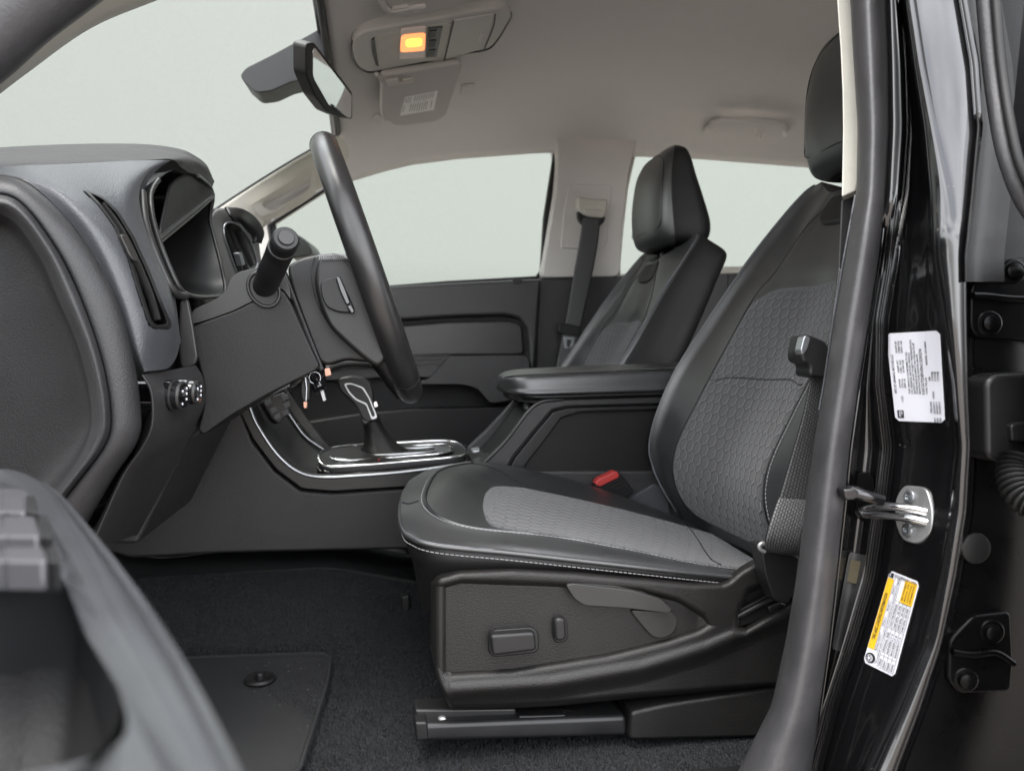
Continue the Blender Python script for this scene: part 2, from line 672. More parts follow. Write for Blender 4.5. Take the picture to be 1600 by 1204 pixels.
def glass():
    m = bpy.data.materials.new('window_glass')
    m.use_nodes = True
    t = m.node_tree
    t.nodes.remove(t.nodes['Principled BSDF'])
    tr = t.nodes.new('ShaderNodeBsdfTransparent'); tr.inputs[0].default_value = (.95, .97, .95, 1)
    gl = t.nodes.new('ShaderNodeBsdfGlossy'); gl.inputs['Roughness'].default_value = .01
    lw = t.nodes.new('ShaderNodeLayerWeight'); lw.inputs['Blend'].default_value = .5
    pw = t.nodes.new('ShaderNodeMath'); pw.operation = 'POWER'; pw.inputs[1].default_value = 4.0
    fr = t.nodes.new('ShaderNodeMath'); fr.operation = 'MULTIPLY_ADD'; fr.inputs[1].default_value = .05; fr.inputs[2].default_value = .0
    t.links.new(lw.outputs['Facing'], pw.inputs[0]); t.links.new(pw.outputs[0], fr.inputs[0])
    mx = t.nodes.new('ShaderNodeMixShader')
    t.links.new(fr.outputs[0], mx.inputs[0])
    t.links.new(tr.outputs[0], mx.inputs[1])
    t.links.new(gl.outputs[0], mx.inputs[2])
    t.links.new(mx.outputs[0], t.nodes['Material Output'].inputs['Surface'])
    return m


LEATHER.node_tree.nodes['Principled BSDF'].inputs['Coat Weight'].default_value = .8
LEATHER.node_tree.nodes['Principled BSDF'].inputs['Coat Roughness'].default_value = .36


for _m in (CARPET, MATC, PILE, PILEM):
    for _n in _m.node_tree.nodes:
        if _n.type == 'TEX_NOISE' and abs(_n.inputs['Scale'].default_value - 23) < .1:
            _n.inputs['Scale'].default_value = 620
            _n.inputs['Detail'].default_value = 3


def dusty_paint():
    t = PAINT.node_tree
    b = t.nodes['Principled BSDF']
    tc = t.nodes.new('ShaderNodeTexCoord')
    n1 = t.nodes.new('ShaderNodeTexNoise'); n1.inputs['Scale'].default_value = 260; n1.inputs['Detail'].default_value = 3
    n2 = t.nodes.new('ShaderNodeTexNoise'); n2.inputs['Scale'].default_value = 14; n2.inputs['Detail'].default_value = 5
    r1 = t.nodes.new('ShaderNodeMapRange'); r1.inputs['From Min'].default_value = .66; r1.inputs['From Max'].default_value = .74
    r2 = t.nodes.new('ShaderNodeMapRange'); r2.inputs['From Min'].default_value = .45; r2.inputs['From Max'].default_value = .75; r2.inputs['To Max'].default_value = .5
    mu = t.nodes.new('ShaderNodeMath'); mu.operation = 'MULTIPLY'
    mx = t.nodes.new('ShaderNodeMixRGB')
    mx.inputs[1].default_value = (.004, .004, .0045, 1); mx.inputs[2].default_value = (.16, .14, .12, 1)
    r3 = t.nodes.new('ShaderNodeMapRange'); r3.inputs['From Min'].default_value = .4; r3.inputs['From Max'].default_value = .8
    r3.inputs['To Min'].default_value = .02; r3.inputs['To Max'].default_value = .14
    for n in (n1, n2):
        t.links.new(tc.outputs['Object'], n.inputs['Vector'])
    t.links.new(n1.outputs['Fac'], r1.inputs['Value']); t.links.new(n2.outputs['Fac'], r2.inputs['Value'])
    t.links.new(r1.outputs[0], mu.inputs[0]); t.links.new(r2.outputs[0], mu.inputs[1])
    t.links.new(mu.outputs[0], mx.inputs[0]); t.links.new(mx.outputs[0], b.inputs['Base Color'])
    t.links.new(n2.outputs['Fac'], r3.inputs['Value']); t.links.new(r3.outputs[0], b.inputs['Coat Roughness'])


def grainy_wall():
    t = BACKW.node_tree
    b = t.nodes['Principled BSDF']
    tc = t.nodes.new('ShaderNodeTexCoord')
    n1 = t.nodes.new('ShaderNodeTexNoise'); n1.inputs['Scale'].default_value = 62; n1.inputs['Detail'].default_value = 2
    r1 = t.nodes.new('ShaderNodeMapRange'); r1.inputs['From Min'].default_value = .3; r1.inputs['From Max'].default_value = .7
    r1.inputs['To Min'].default_value = .968; r1.inputs['To Max'].default_value = 1.032
    sc = t.nodes.new('ShaderNodeVectorMath'); sc.operation = 'SCALE'; sc.inputs[0].default_value = b.inputs['Base Color'].default_value[:3]
    t.links.new(tc.outputs['Object'], n1.inputs['Vector']); t.links.new(n1.outputs['Fac'], r1.inputs['Value'])
    t.links.new(r1.outputs[0], sc.inputs['Scale']); t.links.new(sc.outputs[0], b.inputs['Base Color'])


dusty_paint()
grainy_wall()
WEB = webbing()
HEX = hexfabric()
GLASS = glass()

def px_of(p):
    v = np.array([p[0], p[1], p[2] - H])
    return 800 + FPX * v.dot(_r) / v.dot(_f), 602 - FPX * v.dot(_u) / v.dot(_f)


def in_poly(x, y, poly):
    c = False
    j = len(poly) - 1
    for i in range(len(poly)):
        xi, yi, xj, yj = poly[i][0], poly[i][1], poly[j][0], poly[j][1]
        if (yi > y) != (yj > y) and x < (xj - xi) * (y - yi) / (yj - yi) + xi:
            c = not c
        j = i
    return c


def cut(o, poly):
    """opens a hole in a panel: removes the faces inside the traced outline"""
    off = o.matrix_basis.translation + (o.parent.location if o.parent else Vector((0, 0, 0)))
    bm = bmesh.new(); bm.from_mesh(o.data)
    dead = [f for f in bm.faces if in_poly(*px_of(f.calc_center_median() + off), poly)]
    bmesh.ops.delete(bm, geom=dead, context='FACES')
    bm.to_mesh(o.data); bm.free()


def resample_closed(pts, n):
    P = [np.array(p, float) for p in pts] + [np.array(pts[0], float)]
    L = np.concatenate([[0], np.cumsum([np.linalg.norm(b - a) for a, b in zip(P, P[1:])])])
    s = np.linspace(0, L[-1], n, endpoint=False)
    A = np.array(P)
    return [Vector([np.interp(t, L, A[:, k]) for k in range(A.shape[1])]) for t in s]


def aligned(a, b):
    k = min(range(len(b)), key=lambda i: (Vector(b[i]) - Vector(a[0])).length)
    return b[k:] + b[:k]


def frame_on(name, outer, inner, place, vec, m, parent, n=72, ro=.01, ri=.008, bev=.002):
    """frame from two pixel outlines put on a surface by place(x, y)"""
    o = resample_closed(rnd([place(*p) for p in outer], ro), n)
    i = aligned(o, resample_closed(rnd([place(*p) for p in inner], ri), n))
    return ring(name, o, i, vec, m, parent, bev=bev), o, i


#@@BODY

# ================================================================= the setting
def ground():
    n = 40
    G = [[(-60 + 120 * j / n, -60 + 120 * i / n, 0) for j in range(n + 1)] for i in range(n + 1)]
    struct(grid_mesh('ground', G, GROUND))


def backdrop():
    # a tall pale studio wall well beyond the passenger side, curving forward at both ends
    pts = [(-9.5, 0.5), (-9.0, 3.5), (-7.0, 5.8), (-3.5, 6.6), (0, 6.7), (4, 6.7), (8, 6.6), (11, 5.8), (13, 3.5)]
    P = smooth([(x, y, 0) for x, y in pts], 60)
    rows = [[(p.x, p.y, z) for p in P] for z in (0.002, 2, 4, 6, 8)]
    o = grid_mesh('backdrop_wall', rows, BACKW, thick=.05)
    struct(o)


ground()
backdrop()

# ================================================================= truck cab shell
cab = thing('pickup_truck_cab', 'black pickup truck cab shell with grey headliner, beige pillars and carpeted floor', 'truck cab', (.5, 1.45, .55))


def roof_drop(x):
    return float(np.interp(x, [-.09, -.05, -.02, .04, .12, .25, .5, 1.0, 1.7], [-.150, -.142, -.128, -.10, -.07, -.04, 0, .005, -.02]))


def roof_prof(y):
    return float(np.interp(y, [.76, .80, .86, .95, 1.1, 1.47, 1.85, 1.98, 2.08, 2.15, 2.20, 2.23], [.60, .66, .70, .725, .742, .75, .742, .727, .70, .668, .635, .605]))


def headliner():
    xs = np.concatenate([np.linspace(-.075, .15, 16), np.linspace(.19, 1.75, 30)])
    ys = np.concatenate([np.linspace(.76, 1.0, 10), np.linspace(1.05, 1.85, 16), np.linspace(1.89, 2.23, 18)])
    xs_s = xs
    G = []
    for y in ys:
        row = []
        for x in xs_s:
            z = roof_prof(y) + roof_drop(x) * (1.0 if y < 1.95 else 1 - .25 * (y - 1.95) / .28)
            row.append((x, y, z + H))
        G.append(row)
    # soften the kinks of the piecewise profiles
    G = np.array(G)
    for _ in range(3):
        K = G.copy()
        K[1:-1, 1:-1, 2] = (G[1:-1, 1:-1, 2] * 2 + G[:-2, 1:-1, 2] + G[2:, 1:-1, 2] + G[1:-1, :-2, 2] + G[1:-1, 2:, 2]) / 6
        G = K
    o = grid_mesh('headliner', G, HEADL, cab)
    m = o.modifiers.new('thickness', 'SOLIDIFY'); m.thickness = .012; m.offset = 1
    return o, bvh_of(o)


HEADO, HEADB = headliner()


def UH(px, py, off=0.0):
    return hit(HEADB, px, py, off)


def roof_skin():
    G = [[(x, y, H + .80 - .06 * ((y - 1.47) / .75) ** 2 - .0 + roof_drop(x) * 1.0) for x in np.linspace(-.1, 1.8, 24)] for y in np.linspace(.70, 2.28, 20)]
    grid_mesh('roof', G, PAINT, cab, thick=.01)


roof_skin()


# far side window openings: trim around them, black seals, glass, pillars
def far_side():
    # upper rail trim between the headliner and the windows' top edges
    # beige centre pillar (upper) : slab with the outline of the trim
    out = [(868, 205), (1000, 205), (992, 236), (984, 262), (977, 320), (968, 432), (846, 434), (858, 360), (868, 300), (872, 250)]
    o = slab('pillar_trim', rnd(PL(out, 2.19), .02), (0, .05, 0), GREYTRIM, cab, bev=.012)
    low = [(842, 435), (1140, 424), (1140, 720), (830, 720), (834, 560)]
    slab('lower_pillar_trim', PL(low, 2.195), (0, .05, 0), CONS, cab, bev=.008)
    # rear opening's lower sill
    slab('rear_sill_trim', PL([(1000, 419), (1330, 412), (1330, 424), (1000, 430)], 2.19), (0, .04, 0), BEIGE, cab, bev=.004)
    # recessed plate with the height adjuster
    plate = rnd(PL([(889, 287), (957, 289), (948, 382), (938, 389), (876, 388), (881, 330)], 2.186), .012)
    slab('pillar_cover', plate, (0, .010, 0), GREYTRIM, cab, bev=.003)


far_side()


# window opening outlines in the photograph, front passenger window and rear window
FRONT_WIN = [(420, 352), (470, 320), (520, 288), (570, 258), (625, 236), (700, 226), (790, 221), (845, 221), (866, 230), (868, 252), (857, 340), (846, 434), (700, 442), (600, 450), (500, 456), (440, 458)]
REAR_WIN = [(992, 240), (1010, 226), (1050, 222), (1110, 222), (1180, 229), (1262, 245), (1340, 260), (1345, 414), (1150, 421), (966, 430), (972, 360), (980, 290)]


def big_side():
    # the cab's far side as one pressed panel with two window openings, built as two frames
    def frame(win, outer, nm):
        ww = resample_closed(PL(win, 2.235), 120)
        # outer points: same angular order, pushed to the rectangle
        c = sum(ww, Vector()) / len(ww)
        x0, x1, z0, z1 = outer
        lim = (U(420, 338, 2.235), U(640, 215, 2.235))
        oo = []
        for p in ww:
            d = p - c
            k = min(abs(((x1 if d.x > 0 else x0) - c.x) / d.x) if abs(d.x) > 1e-6 else 9, abs(((z1 if d.z > 0 else z0) - c.z) / d.z) if abs(d.z) > 1e-6 else 9)
            q = c + d * k
            if nm == 'a' and p.x < lim[1].x:
                t_ = (p.x - lim[0].x) / (lim[1].x - lim[0].x)
                q = Vector((max(q.x, p.x - .05), q.y, min(q.z, max(p.z + .012, lim[0].z + (lim[1].z - lim[0].z) * t_))))
            oo.append(q)
        return oo, ww
    xm = U(915, 330, 2.235).x
    oo, ww = frame(FRONT_WIN, (-.34, xm, U(700, 448, 2.235).z - .03, H + .70), 'a')
    ring('side_frame', oo, ww, (0, .05, 0), GREYTRIM, cab, bev=.006)
    tube('window_seal', ww[::2], .0065, BLKRUB, cab, n=8, closed=True)
    oo, ww = frame(REAR_WIN, (xm, 1.75, U(1100, 421, 2.235).z - .03, H + .70), 'b')
    ring('side_frame', oo, ww, (0, .05, 0), GREYTRIM, cab, bev=.006)
    tube('window_seal', ww[::2], .004, BEIGE, cab, n=8, closed=True)
    slab('door_beam', [W(-.36, 2.25, .19), W(1.75, 2.25, .19), W(1.75, 2.25, -.62), W(-.36, 2.25, -.62)], (0, .04, 0), BLACK, cab, bev=0)
    slab('back_wall', [W(1.72, .70, -.6), W(1.72, 2.29, -.6), W(1.72, 2.29, .74), W(1.72, .70, .74)], (.04, 0, 0), CONS, cab, bev=0)
    slab('firewall', [W(-.62, .80, -.6), W(-.62, 2.29, -.6), W(-.62, 2.29, .10), W(-.62, .80, .10)], (-.03, 0, 0), BLACK, cab, bev=0)


big_side()


def a_pillar():
    # far A-pillar trim with its grab bar, between windscreen and passenger window
    top = [(557, 196), (500, 228), (450, 257), (400, 288), (352, 319), (330, 334)]
    bot = [(628, 236), (588, 252), (542, 271), (495, 299), (440, 332), (405, 362), (385, 380)]
    Yt = [2.03, 2.07, 2.10, 2.13, 2.15, 2.16]
    T = smooth([U(x, y, yy) for (x, y), yy in zip(top, Yt)], 24)
    B = smooth([U(x, y, 2.215) for x, y in bot], 24)
    rows = []
    for t in np.linspace(0, 1, 12):
        bul = math.sin(math.pi * t) * .012
        rows.append([a.lerp(b, t) + Vector((0, -bul, bul * .5)) for a, b in zip(T, B)])
    o = grid_mesh('pillar_trim', rows, BEIGE, cab)
    m = o.modifiers.new('thickness', 'SOLIDIFY'); m.thickness = .003; m.offset = -1
    bv = bvh_of(o)
    # dark windscreen edge line
    tube('windscreen_edge', [p + Vector((-.002, .002, .003)) for p in T], .0035, BLKRUB, cab, n=6)
    # end seam between pillar trim and headliner
    tube('trim_seam', [hit(bv, x, y, .0005) or U(x, y, 2.1) for x, y in smooth([(556, 203, 0), (566, 222, 0), (579, 246, 0)], 6) and [(558, 206), (566, 222), (577, 243)]], .0010, BLACK, cab, n=5)
    # grab bar : a raised frame round a hollow
    outer = [(386, 317), (440, 282), (481, 249), (484, 262), (486, 288), (470, 300), (424, 329), (403, 335), (395, 322)]
    hol = [(408, 309), (440, 290), (478, 268), (480, 272), (479, 288), (465, 296), (422, 324), (412, 322), (405, 314)]
    oo = resample_closed(rnd([hit(bv, x, y, .020) for x, y in outer], .02), 60)
    hh = resample_closed(rnd([hit(bv, x, y, .020) for x, y in hol], .012), 60)
    hh = aligned(oo, hh)
    return bv, oo, hh


APB, APO, APH = a_pillar()
gh = thing('grab_handle', 'beige grab handle moulded on the far windscreen pillar beside the steering wheel', 'grab handle', APO[0])
ring('handle_bar', APO, APH, (.006, .024, -.006), BEIGE, gh, bev=.005, seg=3)
slab('handle_recess', [p + Vector((.004, .018, -.004)) for p in APH], (.001, .004, 0), GREYTRIM, gh, bev=0)


def windscreen_header():
    # black frit edge of the windscreen along the headliner's front edge
    P = [W(-.080, y, roof_prof(y) - .150 * (1 if y < 1.95 else 1 - .25 * (y - 1.95) / .28)) for y in np.linspace(.80, 2.03, 24)]
    tube('windscreen_header', P, .007, BLKRUB, cab, n=8)
    # near A pillar and roof rail: dark seal outside, beige trim inside
    T = smooth(PL([(-130, 160), (-85, 118), (-27, 72), (34, 18), (104, -34), (170, -80), (320, -165), (520, -230)], .78), 40)
    tube('pillar_seal', T, .030, RUBBER, cab, n=14)
    patch('pillar_trim', [PL([(-100, 170), (-60, 138), (0, 86), (60, 32), (130, -18), (200, -62), (330, -140), (520, -210)], .79),
                          PL([(-100, 192), (-60, 160), (0, 112), (55, 62), (130, 6), (215, -40), (340, -112), (520, -180)], .80),
                          PL([(-100, 215), (-60, 186), (0, 138), (45, 102), (137, 36), (236, -10), (350, -60), (520, -120)], .835),
                          PL([(-100, 222), (-60, 193), (0, 147), (46, 112), (141, 45), (245, 1), (360, -42), (520, -100)], .87)], BEIGE, cab, nu=50, nv=20, thick=.004)


windscreen_header()
# roof rail over the door opening, from windscreen pillar to door pillar
RR_ = smooth([W(-.20, .77, .55), W(-.05, .76, .615), W(.15, .755, .655), W(.45, .755, .665), W(.9, .755, .665), W(1.7, .755, .66)], 50)
tube('roof_rail', [p + Vector((0, -.03, .04)) for p in RR_], .05, PAINT, cab, n=16)
tube('door_opening_seal', [p + Vector((0, -.012, -.012)) for p in RR_[6:]], .016, RUBBER, cab, n=10)
# windscreen glass
gl = [[W(-.09, y, roof_prof(min(y, 2.0)) - .175) if k == 0 else W(-.09 - .75 * k / 6, y + (0), (roof_prof(min(y, 2.0)) - .175) * (1 - k / 6) + .22 * k / 6 - .02 * math.sin(math.pi * k / 6)) for k in range(7)] for y in np.linspace(.84, 2.10, 12)]
grid_mesh('windscreen', gl, GLASS, cab)


def floor():
    # carpet: flat foot well, slope up to the firewall, tunnel side
    xs = np.linspace(-.60, 1.72, 90)
    ys = np.linspace(.66, 2.25, 60)
    G = []
    for y in ys:
        row = []
        for x in xs:
            z = -.462 + .012 * min(1, max(0, (y - .9) / .4)) * 3
            # toe board rises forward of the pedals
            t = max(0, -.37 - x)
            z += .9 * t * t / (t + .12) if t > 0 else 0
            # rises gently towards the tunnel
            k = max(0, min(1, (y - 1.12) / .22)) if y < 1.6 else 0
            z += .10 * k * k * (3 - 2 * k) * max(0, min(1, (.18 - x) / .25)) * .6
            row.append((x, y, z + H))
        G.append(row)
    o = grid_mesh('carpet_floor', G, CARPET)
    struct(o)
    return bvh_of(o), o, np.array(G)


FLOORB, FLOOR_O, FLOOR_G = floor()

# ================================================================= dashboard
dash = thing('dashboard', 'charcoal grained dashboard with grey trim, deep gauge hood and corner air vent', 'dashboard', W(-.30, 1.2, 0))


def make_dash():
    lines = [
        [(-60, 360, .80), (-60, 380, .80), (-60, 420, .80), (-60, 490, .80), (-60, 560, .80), (-60, 650, .80), (-60, 710, .80), (-60, 760, .80), (-60, 830, .80)],
        [(-50, 346, .790), (6, 358, .790), (44, 410, .790), (73, 474, .790), (106, 557, .790), (124, 640, .790), (115, 688, .790), (79, 741, .790), (14, 815, .790)],
        [(-45, 330, .757), (15, 341, .757), (60, 398, .757), (90, 464, .757), (125, 550, .757), (143, 640, .757), (134, 695, .757), (96, 755, .757), (30, 830, .757)],
        [(-43, 316, .742), (20, 325, .742), (72, 388, .742), (106, 460, .742), (142, 553, .742), (159, 640, .742), (151, 693, .742), (108, 754, .742), (44, 830, .742)],
        [(-41, 304, .748), (24, 313, .748), (80, 380, .748), (120, 457, .748), (156, 556, .748), (171, 640, .748), (164, 691, .748), (119, 753, .748), (57, 830, .748)],
        [(-40, 303, .754), (25, 312, .754), (82, 380, .754), (122, 457, .754), (157, 557, .754), (172, 640, .754), (165, 691, .754), (120, 753, .754), (58, 830, .754)],
    ]
    lines = [PL(l) for l in lines]
    patch('end_inset', lines[:3], DASHDARK, dash, nu=90, nv=24)  # recess shade put into the colour: darker plastic than the cover round it
    patch('end_cover', lines[2:], DASH, dash, nu=90, nv=34)
    l2 = [
        [(-40, 303, .757), (25, 312, .757), (82, 380, .757), (122, 457, .757), (157, 557, .757), (172, 640, .757), (165, 691, .757), (120, 753, .757), (58, 830, .757)],
        [(-40, 300, .749), (26, 309, .749), (85, 378, .749), (126, 456, .749), (161, 556, .749), (176, 640, .749), (169, 691, .749), (125, 753, .749), (63, 830, .749)],
        [(-40, 285, .752), (31, 296, .752), (97, 364, .752), (148, 453, .752), (183, 552, .752), (197, 640, .752), (190, 690, .752), (148, 750, .752), (92, 830, .752)],
        [(-40, 274, .762), (36, 286, .762), (108, 351, .762), (170, 450, .762), (203, 549, .762), (217, 640, .762), (212, 687, .762), (173, 745, .762), (120, 830, .762)],
        [(-40, 272, .775), (37, 284, .775), (110, 349, .775), (173, 450, .775), (206, 549, .775), (220, 640, .775), (215, 688, .775), (177, 746, .775), (126, 830, .775)],
        [(-40, 272, .80), (37, 284, .80), (110, 349, .80), (173, 450, .80), (206, 549, .80), (220, 640, .80), (215, 688, .80), (177, 746, .80), (130, 830, .80)],
    ]
    patch('side_panel', [PL(l) for l in l2], DASH, dash, nu=90, nv=30)
    # grey soft panel round the corner vent
    G = [
        [(-40, 270, .79), (40, 283, .785), (108, 345, .782), (150, 405, .780), (185, 482, .780), (206, 548, .781), (223, 583, .79)],
        [(-30, 262, .80), (72, 288, .786), (122, 330, .778), (160, 385, .776), (196, 470, .775), (217, 545, .776), (228, 580, .785)],
        [(50, 258, .83), (118, 302, .80), (158, 343, .792), (190, 392, .788), (215, 452, .786), (234, 520, .786), (245, 578, .80)],
        [(140, 254, .90), (172, 308, .85), (198, 358, .83), (221, 405, .822), (243, 455, .818), (258, 510, .818), (264, 574, .83)],
        [(205, 251, .97), (203, 292, .90), (213, 342, .87), (234, 390, .86), (256, 440, .855), (272, 492, .855), (276, 557, .86)],
        [(262, 250, 1.04), (236, 268, .99), (219, 298, .95), (223, 340, .92), (241, 390, .908), (265, 447, .90), (281, 537, .88)],
        [(268, 250, 1.06), (242, 269, 1.01), (226, 299, .98), (230, 340, .95), (247, 390, .94), (270, 447, .93), (283, 537, .91)],
    ]
    o, s, g = patch('vent_surround', [PL(l) for l in G], ACCENT, dash, nu=150, nv=120)
    bv = bvh_of(o)
    # corner vent
    vo = [(128, 297), (160, 309), (183, 330), (208, 370), (233, 425), (253, 475), (267, 506), (264, 514), (240, 514), (231, 507), (214, 455), (199, 405), (178, 355), (150, 318)]
    vi = [(140, 303), (160, 313), (180, 333), (204, 372), (229, 427), (249, 477), (260, 505), (257, 508), (243, 508), (236, 503), (220, 455), (204, 405), (183, 357), (156, 320)]
    cut(o, vo)
    pl = lambda x, y: hit(bv, x, y, .0015) or U(x, y, .83)
    v, oo, ii = frame_on('vent', vo, vi, pl, (-.012, .018, 0), PLAIN, dash, n=90, ro=.004, ri=.003, bev=.0012)
    slab('vent_floor', [p + Vector((-.02, .03, 0)) for p in ii], (-.01, .01, 0), BLACK, v, bev=0)
    ac = smooth([pl(x, y) + Vector((-.006, .008, 0)) for x, y in [(165, 322), (192, 360), (217, 410), (238, 460), (250, 500)]], 24)
    tube('vent_slat', ac, .0075, GREYINK if False else PLAIN2, v, n=10, flat=.35, up=(.6, -.8, 0))
    ac = smooth([pl(x, y) + Vector((-.010, .014, 0)) for x, y in [(160, 325), (183, 362), (208, 412), (229, 462), (240, 500)]], 24)
    tube('vent_slat', ac, .0012, SATIN, v, n=6)
    tb = rnd([pl(x, y) + Vector((.004, -.004, 0)) for x, y in [(181, 368), (190, 368), (208, 403), (210, 411), (203, 410), (197, 402)]], .004)
    slab('vent_tab', tb, (-.008, .01, 0), PLAIN2, v, bev=.002)

    # thick black pad along the top with the brow over the gauges
    T = [
        [(-40, 266, .83), (50, 258, .90), (150, 253, .97), (230, 250, 1.03), (268, 249, 1.08), (284, 262, 1.12), (303, 276, 1.20), (326, 296, 1.31)],
        [(-40, 258, .86), (50, 251, .92), (150, 248, 1.0), (230, 246, 1.06), (272, 246, 1.11), (293, 256, 1.16), (311, 270, 1.24), (331, 294, 1.33)],
        [(-40, 246, .98), (50, 241, 1.02), (150, 238, 1.07), (230, 237, 1.12), (276, 241, 1.18), (300, 249, 1.22), (320, 263, 1.29), (333, 288, 1.36)],
        [(-40, 241, 1.08), (50, 236, 1.11), (150, 233, 1.15), (230, 233, 1.20), (280, 239, 1.25), (304, 248, 1.29), (324, 262, 1.35), (335, 284, 1.41)],
        [(-40, 243, 1.25), (50, 238, 1.26), (150, 235, 1.28), (230, 236, 1.32), (280, 242, 1.37), (302, 252, 1.40), (320, 267, 1.45), (328, 292, 1.50)],
        [(-40, 330, 1.7), (50, 330, 1.7), (150, 330, 1.7), (230, 330, 1.7), (280, 330, 1.7), (290, 335, 1.7), (300, 340, 1.7), (306, 345, 1.7)],
    ]
    patch('top_pad', [PL(l) for l in T], LEATHER_SIDE, dash, nu=90, nv=50)

    # gauge hood: bright lip and deep dark pocket behind it
    lip = [(284, 267, 1.07), (276, 264, 1.04), (262, 269, 1.02), (246, 283, .99), (236, 301, .97), (236, 322, .955), (241, 350, .945), (251, 382, .935), (265, 418, .93), (278, 446, .93), (289, 458, .94), (312, 464, 1.02), (345, 461, 1.18), (352, 449, 1.24), (345, 412, 1.26), (336, 376, 1.28), (328, 342, 1.30), (333, 309, 1.32), (328, 292, 1.31), (308, 274, 1.20)]
    LP = smooth(PL(lip), 96, True)
    c = sum(LP, Vector()) / len(LP)
    rows = []
    for k, (dx, sc) in enumerate([(0.0, 1.0), (-.012, .985), (-.06, .93), (-.13, .86), (-.16, .80), (-.165, .5), (-.166, .02)]):
        rows.append([c + (p - c) * sc + Vector((dx, 0, -.01 * k * .3)) for p in LP])
    grid_mesh('gauge_pocket', rows, PLAIN, dash, closed_u=True)
    tube('gauge_lip', LP[8:-12], .0030, PLAIN2, dash, n=8)
    tube('gauge_lip', smooth(PL([(222, 300, .945), (227, 345, .92), (240, 388, .905), (262, 440, .90), (278, 460, .91), (290, 462, .93)]), 40), .0045, PLAIN2, dash, n=8)
    fl = [[(249, 379, .955), (276, 357, 1.05), (305, 333, 1.17), (333, 308, 1.305)],
          [(246, 366, .975), (272, 345, 1.07), (302, 322, 1.19), (332, 303, 1.32)],
          [(250, 345, 1.0), (274, 318, 1.10), (300, 296, 1.21), (326, 286, 1.32)],
          [(262, 290, 1.04), (278, 275, 1.11), (298, 272, 1.2), (322, 284, 1.31)]]
    patch('gauge_visor', [PL(l) for l in fl], DASHDARK, dash, nu=24, nv=18, thick=.003)
    tube('gauge_visor_edge', smooth(PL(fl[0]), 30), .0022, PLAIN2, dash, n=8)

    # lower driver's panel with the lamp dials
    K = [
        [(220, 586, .785), (234, 614, .785), (235, 662, .785), (220, 697, .785), (187, 745, .785), (140, 845, .785)],
        [(226, 585, .783), (240, 614, .783), (241, 662, .783), (227, 697, .783), (195, 745, .783), (150, 845, .783)],
        [(255, 580, .83), (268, 610, .83), (268, 660, .83), (255, 698, .83), (222, 746, .83), (172, 848, .84)],
        [(302, 571, .93), (313, 596, .935), (314, 632, .94), (300, 668, .95), (280, 705, .96), (215, 835, 1.0)],
        [(306, 570, .97), (319, 594, .97), (320, 632, .98), (306, 668, .99), (286, 705, 1.0), (220, 838, 1.05)],
    ]
    o, s, g = patch('switch_panel', [PL(l) for l in K], CONS, dash, nu=60, nv=40)
    kb = bvh_of(o)
    # rounded column plate between grey panel and steering shroud
    slab('column_plate', rnd(PL([(281, 470), (294, 466), (302, 505), (310, 560), (303, 572), (283, 578), (279, 540)], .935), .01), (-.02, .10, 0), PLAIN2, dash, bev=.006)
    for (x, y, yy, r_) in ((280, 620, .82, .0150), (303, 615, .845, .0128)):
        ax = Vector((.975, -.20, -.03)).normalized() * .021
        e = U(x + 8, y - 2, yy)
        b = e - ax
        L = ax.length
        k = lathe('dial', [(r_ * 1.02, -.03), (r_ * 1.02, L * .55), (r_ * .96, L * .6), (r_ * .96, L * .9), (r_ * .8, L), (0.0001, L)], b, ax, GLOSSB, dash, n=28)
        lathe('dial_ring', [(r_ * .98, L * .86), (r_ * 1.0, L * .90), (r_ * .90, L * .985), (r_ * .86, L * .985)], b, ax, PLAIN2, k, n=28)
        lathe('dial_ring', [(r_ * 1.04, L * .50), (r_ * 1.06, L * .52), (r_ * 1.06, L * .58), (r_ * 1.03, L * .60)], b, ax, PLAIN2, k, n=28)
        # pale marks on the dial's face
        marks = []
        axn = ax.normalized(); uu = Vector((0, 0, 1)); uu = (uu - axn * uu.dot(axn)).normalized(); ww = axn.cross(uu)
        for q, rad in ((.8, .5), (.2, .5), (-.4, .5), (-.9, .5), (.5, .1)):
            p0 = b + axn * (L + .0004) + uu * r_ * q * .6 + ww * r_ * .3 * (1 if int(q * 10) % 2 else -1)
            marks.append([p0 - uu * .0012, p0 + uu * .0012])
        multi_tube('dial_marks', marks, .0006, WHITE, k)
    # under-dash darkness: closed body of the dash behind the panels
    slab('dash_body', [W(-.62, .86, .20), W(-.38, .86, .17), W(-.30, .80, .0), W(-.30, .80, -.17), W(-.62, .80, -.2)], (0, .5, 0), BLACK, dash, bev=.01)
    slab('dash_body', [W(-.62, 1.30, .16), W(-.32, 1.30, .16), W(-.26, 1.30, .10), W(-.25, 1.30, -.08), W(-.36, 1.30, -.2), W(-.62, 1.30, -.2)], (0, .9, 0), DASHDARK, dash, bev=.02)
    slab('lower_cover', [U(320, 640, 1.0), U(290, 700, 1.0), U(215, 850, 1.0), U(160, 850, 1.0), U(230, 640, 1.0)], (0, .28, 0), DASH, dash, bev=.006)
    # centre vents beyond the gauges
    bo = [(338, 327), (352, 324), (376, 328), (398, 343), (410, 362), (406, 376), (412, 420), (395, 440), (360, 455), (346, 425), (331, 382), (326, 350)]
    bi = [(349, 352), (358, 347), (371, 351), (383, 364), (392, 378), (404, 415), (392, 428), (372, 432), (360, 400), (350, 370)]
    pv = lambda x, y: U(x, y, 1.36 + (x - 326) * .0018)
    v, oo, ii = frame_on('centre_vent', bo, bi, pv, (-.045, .02, 0), VENTBEZ, dash, n=80, ro=.02, ri=.012, bev=.005)
    tube('vent_trim', ii, .0022, SATIN, v, n=8, closed=True)
